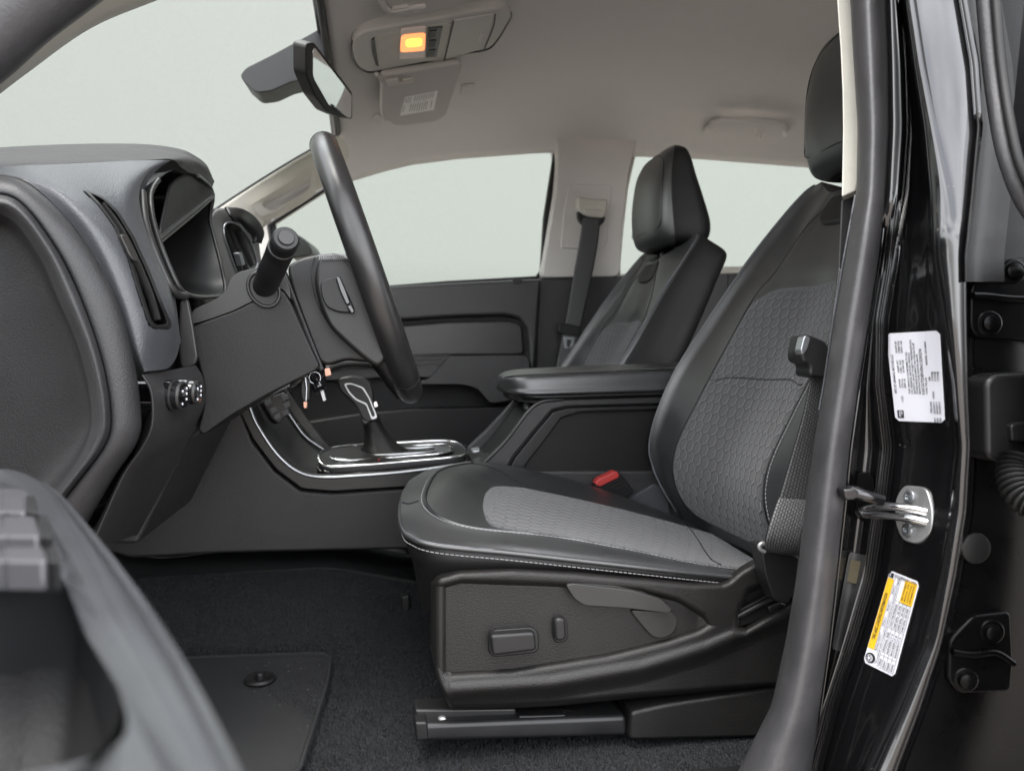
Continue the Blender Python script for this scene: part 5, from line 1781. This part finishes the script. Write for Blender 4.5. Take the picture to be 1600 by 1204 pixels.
sealL = cols([1325, 1334, 1340, 1338, 1320, 1303, 1288, 1271, 1257, 1245, 1228, 1206, 1156, 1110])
sealR = cols([1384, 1388, 1389, 1384, 1373, 1357, 1341, 1327, 1317, 1306, 1295, 1281, 1268, 1255])
pinch = cols([1401, 1413, 1416, 1409, 1391, 1374, 1373, 1384, 1372, 1357, 1328, 1296, 1270, 1250])
ridL = cols([1408, 1430, 1446, 1456, 1460, 1470, 1487, 1495, 1481, 1463, 1440, 1400, 1356, 1320])
ridR = cols([1415, 1440, 1459, 1478, 1486, 1488, 1494, 1501, 1495, 1479, 1459, 1422, 1382, 1350])
outR = cols([1494, 1522, 1529, 1520, 1509, 1510, 1512, 1516, 1510, 1494, 1472, 1440, 1402, 1370])


def lean(y):
    return max(0.0, (360 - y)) / 400 * .060


dp = thing('door_pillar', 'gloss black painted door pillar with grey rubber seal behind the driver seat', 'door pillar', U(1400, 900, .66))


def pillar():
    ys = np.concatenate([np.linspace(-430, -80, 10), np.linspace(-60, 1280, 14 * 5)])
    # painted body
    up_ = lambda y: (lambda t: t * t * (3 - 2 * t))(min(1, max(0, (y - 290) / 150)))
    spec = [  # (x as function of y, Y)
        (lambda y: sealR(y) - 22, .706), (lambda y: sealR(y) - 4, lambda y: .682 + .018 * up_(y)), (lambda y: sealR(y) + (pinch(y) - sealR(y)) * .25, lambda y: .6725 + .0395 * up_(y)), (lambda y: sealR(y) + (pinch(y) - sealR(y)) * .62, lambda y: .670 + .038 * up_(y)),
        (lambda y: pinch(y) - 5, lambda y: .6695 + .0205 * up_(y)), (lambda y: pinch(y), lambda y: .676 + .007 * up_(y)), (lambda y: pinch(y) + 3, lambda y: .690 - .004 * up_(y)), (lambda y: pinch(y) + 5, lambda y: .694 - .011 * up_(y)), (lambda y: pinch(y) + 9, lambda y: .699 - .009 * up_(y)),
        (lambda y: pinch(y) + (ridL(y) - pinch(y)) * .3, .675), (lambda y: pinch(y) + (ridL(y) - pinch(y)) * .6, .648), (lambda y: pinch(y) + (ridL(y) - pinch(y)) * .85, .622),
        (lambda y: ridL(y), .606), (lambda y: (ridL(y) + ridR(y)) / 2, .598), (ridR, .594),
        (lambda y: ridR(y) + (outR(y) - ridR(y)) * .5, .592), (lambda y: outR(y) - 3, .593), (outR, .597), (lambda y: outR(y) + 1.5, .635), (lambda y: outR(y) + 4, .668),
        (lambda y: outR(y) + 14, .672)]
    hp = [[U(outR(y) + a, y, Y_ + lean(y)) for y in ys] for a, Y_ in ((12, .6705), (40, .671), (90, .672), (170, .68), (260, .68))]
    patch('hinge_panel', hp, JAMB, dp, nu=90, nv=16)
    rows = [[U(fx(y), y, (Y(y) if callable(Y) else Y) + lean(y)) for y in ys] for fx, Y in spec]
    s = Surf(rows)
    G = s.grid(np.linspace(0, s.nu - 1, 160), np.linspace(0, s.nv - 1, 150))
    o = grid_mesh('pillar_body', G, PAINT, dp)
    m = o.modifiers.new('thickness', 'SOLIDIFY'); m.thickness = .006; m.offset = -1
    patch('gap_shade_strip', [[U(outR(y) + a, y, Y_ + lean(y)) for y in range(-60, 441, 20)] for a, Y_ in ((-2.5, .590), (1, .588), (6, .615), (14, .652), (60, .655))], BLKRUB, dp, nu=40, nv=14)  # added black strip, puts the darkness of the door gap into colour
    # rubber seal: fat rounded strip
    sp = [(lambda y: sealL(y) + 4, .735), (sealL, .700), (lambda y: sealL(y) + (sealR(y) - sealL(y)) * .22, .672), (lambda y: sealL(y) + (sealR(y) - sealL(y)) * .5, .658),
          (lambda y: sealL(y) + (sealR(y) - sealL(y)) * .80, .662), (sealR, .682), (lambda y: sealR(y) - 4, .705)]
    rows = [[U(fx(y), y, Y + lean(y)) for y in ys] for fx, Y in sp]
    s2 = Surf(rows)
    grid_mesh('door_seal', s2.grid(np.linspace(0, s2.nu - 1, 150), np.linspace(0, s2.nv - 1, 36)), RUBBER, dp)
    # a finer lip line along the seal's inner edge
    tube('seal_lip', [U(sealL(y) - 1, y, .697 + lean(y)) for y in np.linspace(305, 640, 40)], .0010, ACCENT, dp, n=6)
    tube('paint_edge', [U(sealR(y) + 3, y, .690 + lean(y)) for y in np.linspace(-60, 1280, 90)], .0011, PAINT, dp, n=6)
    # inner trims beside the seal: beige above, dark grained below
    a = [U(x, y, .725 + lean(y)) for x, y in [(1290, -400), (1304, -60), (1309, 20), (1313, 76), (1316, 140), (1317, 199), (1316, 255), (1315, 308), (1337, 299), (1348, 250), (1350, 200), (1347, 130), (1345, 76), (1342, 20), (1340, -60), (1330, -400)]]
    slab('pillar_trim', a, (.0235, .03, 0), BEIGE, dp, bev=.002)
    b = PL([(1314, 311), (1309, 420), (1299, 520), (1290, 580), (1300, 640), (1345, 560), (1345, 300)], .748)
    slab('lower_trim', b, (.0235, .03, 0), CONS, dp, bev=.003)
    return o


PIL = pillar()
PB = bvh_of(PIL)


def HP(x, y, off=.0005):
    return hit(PB, x, y, off)


# pads under the pillar: sill and step
slab('sill', [W(-.45, .58, -.48), W(.47, .58, -.48), W(.47, .76, -.47), W(-.45, .76, -.47)], (0, 0, -.10), PAINT, cab, bev=.01)
sillp = thing('sill_plate', 'dark ribbed scuff plate along the door sill below the pillar', 'sill plate', W(.1, .74, -.45))
slab('sill_cover', [W(-.45, .62, -.464), W(.40, .62, -.464), W(.42, .79, -.462), W(-.45, .79, -.462)], (0, 0, .006), PLAIN, sillp, bev=.003)

# ---------- striker
sk = thing('door_striker', 'bright steel door latch striker bolted on the black pillar between its two stickers', 'striker', HP(1428, 803))
po = [(1411, 757), (1447, 761), (1457, 796), (1455, 830), (1434, 850), (1409, 844), (1398, 817), (1398, 780)]
nrm = (HP(1430, 800, .01) - HP(1430, 800, 0)).normalized()
# flat plate in a plane through the pillar's face
o0 = HP(1428, 803, .004)
inv = lambda x, y: (lambda d: d * (o0 - Vector((0, 0, H))).dot(nrm) / d.dot(nrm) + Vector((0, 0, H)))(Vector(ray(x, y)))
PLT = rnd([inv(*p) for p in po], .008)
slab('striker_plate', PLT, -nrm * .014, ZINC, sk, bev=.0015)
slab('striker_base', rnd([inv(x + 5, y + 3) - nrm * .003 for x, y in po], .008), -nrm * .016, BLKRUB, sk, bev=.001)
for (x, y) in ((1422, 776), (1419, 828)):
    sc_ = lathe('screw', [(.0062, 0), (.0068, .0008), (.0064, .0022), (.0040, .0030), (.0038, .0012), (.0001, .0012)], inv(x, y), nrm, SATIN, sk, n=24)
    st_ = [[inv(x + 7 * math.cos(t) * .45, y + 7 * math.sin(t) * .45) + nrm * .0022, inv(x + 7 * math.cos(t), y + 7 * math.sin(t)) + nrm * .0018] for t in np.linspace(0, 6.28, 6, endpoint=False)]
    multi_tube('screw_star', st_, .0005, DSTEEL, sc_, n=4)
view = (o0 - Vector((0, 0, H))).normalized()
lp = [inv(1445, 799) - nrm * .002, inv(1436, 796) + nrm * .006, inv(1412, 794) + nrm * .018, inv(1388, 797) + nrm * .022, inv(1378, 801) + nrm * .022, inv(1382, 807) + nrm * .022, inv(1405, 808) + nrm * .016, inv(1432, 811) + nrm * .008, inv(1447, 816) - nrm * .002]
tube('striker_loop', smooth(lp, 50), .0040, CHROME, sk, n=14)
tube('locating_pin', [inv(1452, 804) - nrm * .006, inv(1470, 804) - nrm * .006], .0016, ZINC, sk, n=8)

# ---------- rubber bumper and its plate in the channel by the seal
bp_ = thing('door_bumper', 'black rubber bumper on an oval plate beside the steel striker', 'bumper', HP(1345, 775))
pp = [(1336, 738), (1352, 736), (1364, 744), (1366, 764), (1364, 800), (1356, 816), (1342, 812), (1333, 800)]
slab('bumper_plate', rnd([HP(x, y, .002) for x, y in pp], .004), (0, -.003, 0), JAMB, bp_, bev=.001)
for (x, y) in ((1350, 752), (1348, 800)):
    lathe('screw', [(.006, 0), (.006, .002), (.003, .003), (.003, .001), (.0001, .001)], HP(x, y, .004), (-.5, -.8, 0), PLAIN, bp_, n=18)
tube('bumper_arm', smooth([U(1316, 772, .668), U(1330, 768, .660), U(1352, 774, .655), U(1379, 781, .655)], 20), [.0062] * 6 + [.0056] * 14, GLOSSB, bp_, n=12, flat=.8)
slab('bumper_tip', rnd([U(x, y, .650) for x, y in [(1318, 764), (1336, 762), (1344, 770), (1338, 781), (1322, 781)]], .003), (0, .012, 0), GLOSSB, bp_, bev=.003)

# ---------- stickers
FONT_OBJ = bpy.data.curves.new('lettering', 'FONT')
_fo = bpy.data.objects.new('lettering_source', FONT_OBJ)


def glyphs(text):
    """outline mesh of a line of text: (verts in em, faces)"""
    FONT_OBJ.body = text
    FONT_OBJ.resolution_u = 3
    FONT_OBJ.offset = .02
    COL.objects.link(_fo)
    bpy.context.view_layer.update()
    dg = bpy.context.evaluated_depsgraph_get()
    me = bpy.data.meshes.new_from_object(_fo.evaluated_get(dg))
    COL.objects.unlink(_fo)
    v = [(p.co.x, p.co.y) for p in me.vertices]
    f = [tuple(p.vertices) for p in me.polygons]
    bpy.data.meshes.remove(me)
    return v, f


class Print:
    """flat printing laid on a sticker by a map (s, t) -> point"""
    def __init__(self, place):
        self.place, self.v, self.f = place, [], []

    def text(self, txt, s0, s1, t0, t1, turn=False):
        v, f = glyphs(txt)
        if not v:
            return
        xa, xb = min(p[0] for p in v), max(p[0] for p in v)
        ya, yb = 0.0, .72
        b = len(self.v)
        for x, y in v:
            a = (x - xa) / (xb - xa)
            c = (y - ya) / (yb - ya)
            if not turn:
                self.v.append(self.place(s0 + (s1 - s0) * a, t1 + (t0 - t1) * c))
            else:
                self.v.append(self.place(s0 + (s1 - s0) * c, t0 + (t1 - t0) * a))
        self.f += [tuple(b + i for i in q) for q in f]

    def quad(self, s0, s1, t0, t1, n=4):
        b = len(self.v)
        for i in range(n + 1):
            for t in (t0, t1):
                self.v.append(self.place(s0 + (s1 - s0) * i / n, t))
        for i in range(n):
            self.f.append((b + 2 * i, b + 2 * i + 1, b + 2 * i + 3, b + 2 * i + 2))

    def disc(self, s, t, rs, rt, n=24, r0=0.0):
        b = len(self.v)
        for i in range(n):
            a = 2 * math.pi * i / n
            self.v.append(self.place(s + rs * math.cos(a), t + rt * math.sin(a)))
            self.v.append(self.place(s + rs * r0 * math.cos(a), t + rt * r0 * math.sin(a)))
        for i in range(n):
            j = (i + 1) % n
            self.f.append((b + 2 * i, b + 2 * j, b + 2 * j + 1, b + 2 * i + 1))

    def build(self, name, m, parent):
        me = bpy.data.meshes.new(name)
        me.from_pydata([tuple(p) for p in self.v], [], self.f)
        me.update()
        return link(name, me, m, parent)


def sheet(place, name, m, parent, s0=0, s1=1, t0=0, t1=1, rc=.04, asp=1.8, n=26):
    """sticker sheet with rounded corners, following the surface"""
    G = []
    for i in range(n + 1):
        s = s0 + (s1 - s0) * i / n
        d = min(s - s0, s1 - s)
        k = rc - math.sqrt(max(0, rc * rc - max(0, rc - d) ** 2)) if d < rc else 0
        k *= asp
        G.append([list(place(s, t0 + k + (t1 - t0 - 2 * k) * j / 8)) for j in range(9)])
    o = grid_mesh(name, G, m, parent)
    return o


def bil(bl, tl, br, tr, off):
    def f(s, t, o=0.0):
        x = (bl[0] * (1 - s) + tl[0] * s) * (1 - t) + (br[0] * (1 - s) + tr[0] * s) * t
        y = (bl[1] * (1 - s) + tl[1] * s) * (1 - t) + (br[1] * (1 - s) + tr[1] * s) * t
        return HP(x, y, off + o)
    return f


# certification sticker: reads upwards
def cert():
    c = bil((1400, 657), (1385, 521), (1478, 660), (1470, 516), .0008)
    root = sheet(lambda s, t: c(s, t), 'certification_sticker', WHITE, None)
    tag(root, 'white certification sticker with black print on the pillar above the steel striker', 'sticker')
    P_ = Print(lambda s, t: c(s, t, .0004))
    X = lambda x, y: (x - (100 + (y - 130) * .105)) / ((665 + (y - 110) * .047) - (100 + (y - 130) * .105))
    S = lambda y: (1045 - y) / 925
    P_.text('MFD BY GENERAL MOTORS LLC', S(750), S(345), .05, .095)
    for k, w_ in enumerate(('GVWR', '2722 KG', '6001 LB')):
        P_.text(w_, S(695), S(600), .15 + k * .05, .185 + k * .05)
    for k, w_ in enumerate(('GAWR FRT', '1451 KG', '3199 LB')):
        P_.text(w_, S(535), S(405), .15 + k * .05, .185 + k * .05)
    for k, w_ in enumerate(('GAWR RR', '1588 KG', '3501 LB')):
        P_.text(w_, S(330), S(205), .15 + k * .05, .185 + k * .05)
    P_.text('11/21', S(840), S(780), .17, .21)
    for k, (w_, e) in enumerate((('THIS VEHICLE CONFORMS TO ALL', 320), ('U.S. FEDERAL MOTOR VEHICLE', 330), ('SAFETY AND THEFT PREVENTION', 200), ('STANDARDS IN EFFECT ON THE DATE OF', 230), ('MANUFACTURE SHOWN ABOVE', 350))):
        P_.text(w_, S(757), S(e), .325 + k * .051, .36 + k * .051)
    P_.text('1GCGTDEN3N1329374', S(762), S(295), .585, .64)
    P_.text('TYPE: TRUCK', S(760), S(585), .665, .70)
    P_.text('MODEL: 2G12M43', S(460), S(225), .70, .735)
    P_.text('RIM', S(622), S(585), .735, .77)
    for k, w_ in enumerate(('17X8J', '17X8J', '17X8J')):
        P_.text(w_, S(622), S(532), .79 + k * .055, .825 + k * .055)
    P_.text('TIRE SIZE', S(955), S(835), .73, .765)
    for k, (a, b) in enumerate((('FRT', '265/65R17'), ('RR', '265/65R17'), ('SPA', '265/65R17'))):
        P_.text(a, S(1040), S(995), .79 + k * .055, .825 + k * .055)
        P_.text(b, S(960), S(835), .79 + k * .055, .825 + k * .055)
    P_.text('COLD', S(805), S(730), .79, .825)
    # dark square emblem
    P_.quad(S(1012), S(930), .06, .19)
    P_.build('print', INK, root)
    Q = Print(lambda s, t: c(s, t, .0008))
    Q.text('gm', S(1004), S(938), .085, .135)
    Q.quad(S(975), S(938), .15, .165)
    Q.build('emblem_letters', WHITE, root)


cert()


def tyre():
    zx, zy = (lambda x: 1330 + x / 6.02), (lambda y: 870 + y / 6.02)
    z = lambda x, y: (zx(x), zy(y))
    c0 = bil(z(118, 985), z(372, 124), z(412, 1132), z(652, 238), .0008)

    def c(s, t, o=0.0):
        # the sticker bows with the pillar
        return c0(s, t - .06 * math.sin(math.pi * s) * 0 + 0, o)
    root = sheet(lambda s, t: c(s, t), 'tyre_pressure_sticker', WHITE, None)
    tag(root, 'white and yellow tire loading sticker on the pillar below the steel striker', 'sticker')
    Yp = Print(lambda s, t: c(s, t, .0004))
    Yp.quad(.165, .925, .015, .215)
    Yp.quad(.735, .97, .56, .965)
    Yp.build('yellow_bands', YELLOW, root)
    P_ = Print(lambda s, t: c(s, t, .0008))
    P_.text('TIRE AND LOADING INFORMATION', .265, .765, .065, .165)
    P_.disc(.075, .19, .052, .155)
    P_.quad(.935, .985, .03, .18)
    P_.text('1GCGTDEN3N1329374', .955, .985, .22, .95, turn=True)
    P_.text('SEATING CAPACITY', .17, .36, .262, .312)
    P_.text('TOTAL 5', .43, .53, .262, .312)
    P_.text('FRONT 2', .60, .70, .262, .312)
    P_.text('REAR 3', .78, .87, .262, .312)
    P_.text('The combined weight of occupants and cargo should never exceed 626 kg or 1380 lbs.', .04, .97, .36, .405)
    for k, w_ in enumerate(("SEE OWNER'S", 'MANUAL FOR', 'ADDITIONAL', 'INFORMATION')):
        P_.text(w_, .755, .945, .60 + k * .088, .655 + k * .088)
    rows = (('TIRE', 'ORIGINAL SIZE', 'COLD TIRE PRESSURE'), ('FRONT', '265/65R17 S', '240 kPa, 35 PSI'), ('REAR', '265/65R17 S', '240 kPa, 35 PSI'), ('SPARE', '265/65R17 S', '240 kPa, 35 PSI'))
    for k, (a, b, d) in enumerate(rows):
        t0 = .475 + k * .128
        P_.text(a, .035, .115, t0, t0 + .06)
        P_.text(b, .18, .40, t0, t0 + .06)
        P_.text(d, .455, .70, t0, t0 + .06)
    for t in (.435, .56, .69, .82, .955):
        P_.quad(.02, .73 if t > .5 else .98, t, t + .010)
    for s in (.02, .15, .44, .73):
        P_.quad(s, s + .004, .435, .96)
    for t in (.235, .335):
        P_.quad(.15, .97, t, t + .008)
    P_.build('print', INK, root)
    Q = Print(lambda s, t: c(s, t, .0012))
    Q.disc(.068, .17, .036, .105)
    Q.text('gm', .94, .98, .05, .10)
    Q.build('wheel_icon', WHITE, root)
    K = Print(lambda s, t: c(s, t, .0016))
    for a in np.linspace(0, 6.28, 5, endpoint=False):
        K.disc(.068 + .020 * math.cos(a), .17 + .06 * math.sin(a), .008, .026, n=10)
    K.disc(.068, .17, .030, .088, r0=.86)
    K.build('wheel_spokes', INK, root)


tyre()


def third():
    c = bil((1298, 1012), (1326, 861), (1321, 1020), (1356, 868), .0010)
    root = sheet(lambda s, t: c(s, t), 'grey_sticker', DARKLAB, None)
    tag(root, 'dull grey sticker in the shadowed channel between seal and painted pillar', 'sticker')
    P_ = Print(lambda s, t: c(s, t, .0005))
    for k in range(9):
        P_.quad(.06 + random.random() * .05, .60 - random.random() * .2, .12 + k * .09, .15 + k * .09)
    P_.build('print', INK, root)
    Q = Print(lambda s, t: c(s, t, .0005))
    Q.quad(.70, .93, .15, .8)
    Q.build('tan_patch', mat('tan_print', (.09, .075, .045), .6), root)


third()

# ---------- rear door side : hinges, plug, wiring boot, rear door edge
rd = thing('rear_door', 'opened black rear door at the right edge, on two bolted hinges behind the pillar', 'car door', U(1640, 300, .58))


def hinge(label, base, plate, ridge, bolts, Y=.664):
    h = slab('door_hinge', rnd(PL(plate, Y), .006), (0, .012, 0), JAMB, rd, bev=.003)
    h['label'] = label
    tube('hinge_knuckle', smooth(PL(ridge, Y - .005), 20), .0032, JAMB, h, n=12)
    for (x, y) in bolts:
        lathe('hinge_bolt', [(.0125, 0), (.0125, .0010), (.0110, .0020), (.0085, .0020), (.0078, .0034), (.0075, .0058), (.005, .007), (.0001, .007)], U(x, y, Y - .001), (-.25, -1, .0), JAMB, h, n=24, ang=30)


hinge('upper hinge plate with two bolts', (1560, 470), [(1518, 452), (1524, 436), (1566, 406), (1640, 398), (1640, 540), (1600, 530), (1528, 528), (1517, 512)], [(1520, 461), (1545, 462), (1580, 466), (1640, 468)], [(1582, 424), (1545, 505)])
hinge('lower hinge plate with two bolts', (1530, 1030), [(1484, 1000), (1498, 985), (1522, 962), (1580, 955), (1584, 1035), (1580, 1080), (1500, 1084), (1482, 1062)], [(1488, 1018), (1520, 1022), (1556, 1019), (1584, 1036)], [(1549, 986), (1508, 1061)])
pg = lathe('body_plug', [(.0155, 0), (.0150, .002), (.012, .003), (.0001, .003)], U(1524, 856, .664), (-.1, -1, 0), BLKRUB, None, n=36)
tag(pg, 'round black rubber plug in the painted panel right of the striker', 'plug')
wb = thing('wiring_boot', 'ribbed black rubber wiring boot under its box at the right edge', 'wiring boot', U(1580, 650, .62))
slab('boot_box', rnd(PL([(1541, 596), (1556, 584), (1660, 580), (1660, 722), (1556, 722), (1543, 712)], .640), .010), (0, .03, 0), PLAIN, wb, bev=.010, seg=4)
slab('boot_clip', rnd(PL([(1580, 664), (1592, 660), (1640, 660), (1640, 690), (1582, 690)], .634), .003), (0, .015, 0), PLAIN, wb, bev=.002)
pts = smooth(PL([(1592, 715, .625), (1586, 735, .622), (1588, 755, .615), (1600, 776, .605), (1630, 795, .59)]), 64)
tube('boot_bellows', pts, [.0135 + .0028 * math.sin(k * 1.25) for k in range(64)], BLKRUB, wb, n=18, ang=80)
# the door swings out towards the camera's right; its outer skin faces forward
ra = U(1600, 700, .60)
rdir = Vector((.45, -.89, 0)).normalized()
rn = Vector((rdir.y, -rdir.x, 0))          # outward, to the front of the truck
if rn.x > 0:
    rn = -rn
rb = ra + rdir * .85
zz = lambda p, h: Vector((p.x, p.y, H + h))
slab('door_skin', [zz(ra, .10), zz(rb, .12), zz(rb, -.62), zz(ra + rdir * .04, -.62), zz(ra, -.3)], -rn * .11, PAINT, rd, bev=.02)
tl = [U(x, y, Y) for x, y, Y in [(1534, -80, .66), (1543, 30, .645), (1552, 120, .632), (1565, 205, .615), (1580, 262, .605), (1604, 318, .60), (1650, 380, .60)]]
tube('window_frame', smooth(tl, 50), .0085, RUBBER, rd, n=12)
tl2 = [U(x, y, Y) for x, y, Y in [(1551, -80, .645), (1558, 30, .63), (1567, 120, .617), (1580, 200, .60), (1594, 258, .59), (1618, 312, .585)]]
tube('window_seal', smooth(tl2, 50), .0042, BLKRUB, rd, n=8)
# side glass, leaning in towards the roof
lean_ = Vector((.42, .40, .9))
p0 = U(1600, 262, .60)
gl_ = []
for h in np.linspace(-.02, .36, 8):
    c0_ = p0 + Vector((0, 0, h)) - rn * (.50 * max(0, h)) - rdir * (.10 * max(0, h))
    gl_.append([list(c0_ + rdir * t) for t in np.linspace(-.012 - .02 * h, .70 - h * .4, 12)])
grid_mesh('window_pane', gl_, GLOSSB, rd, thick=.004)

# ================================================================= open driver's door close to the camera
dd = thing('driver_door', 'open driver door close to the camera, blurred armrest with window switches', 'car door', W(-.30, .4, -.3))
ZA = -.088
top = [(-100, 742), (0, 740), (40, 742), (72, 754), (98, 774), (134, 816), (180, 872), (236, 948), (288, 1030), (332, 1112), (380, 1210), (430, 1330)]
hole = [(-420, 960), (0, 917), (60, 908), (116, 905), (132, 920), (154, 985), (175, 1045), (200, 1120), (197, 1153), (150, 1186), (0, 1216), (-420, 1330)]
TO = resample_closed(rnd([W(-.585, .62, ZA)] + [UZ(x, y, ZA) for x, y in top] + [W(-.06, .07, ZA), W(-.53, .07, ZA)], .02), 160)
HO = aligned(TO, resample_closed(rnd([UZ(x, y, ZA) for x, y in hole], .012), 160))
ARM = mat('grey_armrest_plastic', (.045, .047, .051), .17, spec=.9, bump=('noise', 300, .0001), mott=.08)
ring('armrest', TO, HO, (0, 0, -.05), ARM, dd, bev=.010, seg=4)
ec = smooth([UZ(x, y, ZA) for x, y in [(-140, 742), (0, 740), (40, 742), (72, 754), (98, 774), (134, 816), (180, 872), (236, 948), (288, 1030), (332, 1112), (380, 1210), (430, 1330)]], 90)
rows = []
for d_, z_ in ((0, -.035), (.0005, -.018), (.003, -.006), (.008, .001), (.015, .0042), (.022, .0052), (.029, .0050), (.036, .0040), (.043, .0022), (.048, .0002)):
    row = []
    for i, p in enumerate(ec):
        t_ = (ec[min(i + 1, 89)] - ec[max(i - 1, 0)]).normalized()
        nn = Vector((t_.y, -t_.x, 0))
        k_ = min(1.0, max(.35, p.y / .27))
        row.append(list(p + nn * d_ * .46 * k_ + Vector((0, 0, z_ * (.5 + .5 * k_)))))
    rows.append(row)
grid_mesh('armrest_edge', Surf(rows).grid(np.linspace(0, 89, 120), np.linspace(0, 9, 60)), ARM, dd)
G = [[list(p) for p in HO], [list(p + Vector((0, 0, -.035))) for p in HO], [list(p + (sum(HO, Vector()) / 160 - p) * .12 + Vector((0, 0, -.07))) for p in HO], [list(p + (sum(HO, Vector()) / 160 - p) * .98 + Vector((0, 0, -.074))) for p in HO]]
grid_mesh('pull_cup', G, DASHDARK, dd, closed_u=True)
SWP = mat('switch_bank_plastic', (.07, .069, .074), .24, spec=.6)
bank = slab('switch_bank', rnd([UZ(x, y, ZA + .003) for x, y in [(-260, 775), (0, 762), (40, 762), (66, 780), (104, 868), (96, 886), (0, 898), (-260, 920)]], .01), (0, 0, -.01), SWP, dd, bev=.003)
for (y, h, xr) in ((790, 16, 54), (826, 20, 74), (868, 14, 88)):
    for (xa, xb) in ((-110, 2), (6, xr - 20), (xr - 14, xr)):
        q = [UZ(x, yy, ZA + .014) for x, yy in [(xa, y - h), (xb, y - h), (xb + h * .5, y + h * .6), (xa, y + h * .6)]]
        slab('window_switch', rnd(q, .003), (0, 0, -.011), SWP if xb < xr else PLAIN, bank, bev=.003)
# inner door panel, its outer skin, window frame and glass
a, b = W(-.60, .66, 0), W(-.43, -.75, 0)
dn = (b - a).normalized()
nv_ = Vector((-dn.y, dn.x, 0))
if nv_.x < 0:
    nv_ = -nv_
z = lambda p, h: Vector((p.x, p.y, H + h))
slab('door_panel', [z(a, -.52), z(b, -.52), z(b, .19), z(a, .19)], -nv_ * .05, DASHDARK, dd, bev=.01)
slab('door_skin', [z(a, -.56) - nv_ * .06, z(b, -.56) - nv_ * .06, z(b, .21) - nv_ * .06, z(a, .21) - nv_ * .06], -nv_ * .08, PAINT, dd, bev=.02)
c2 = a.lerp(b, .42)
tube('window_frame', [z(a, .20) - nv_ * .07, z(c2, .60) - nv_ * .05, z(a.lerp(b, .85), .66) - nv_ * .05, z(b, .60) - nv_ * .06, z(b, .20) - nv_ * .07], .022, BLKRUB, dd, n=10)
slab('window_pane', [z(a, .20) - nv_ * .07, z(b, .20) - nv_ * .07, z(b, .60) - nv_ * .06, z(a.lerp(b, .85), .66) - nv_ * .05, z(c2, .60) - nv_ * .05], -nv_ * .004, GLASS, dd, bev=0)
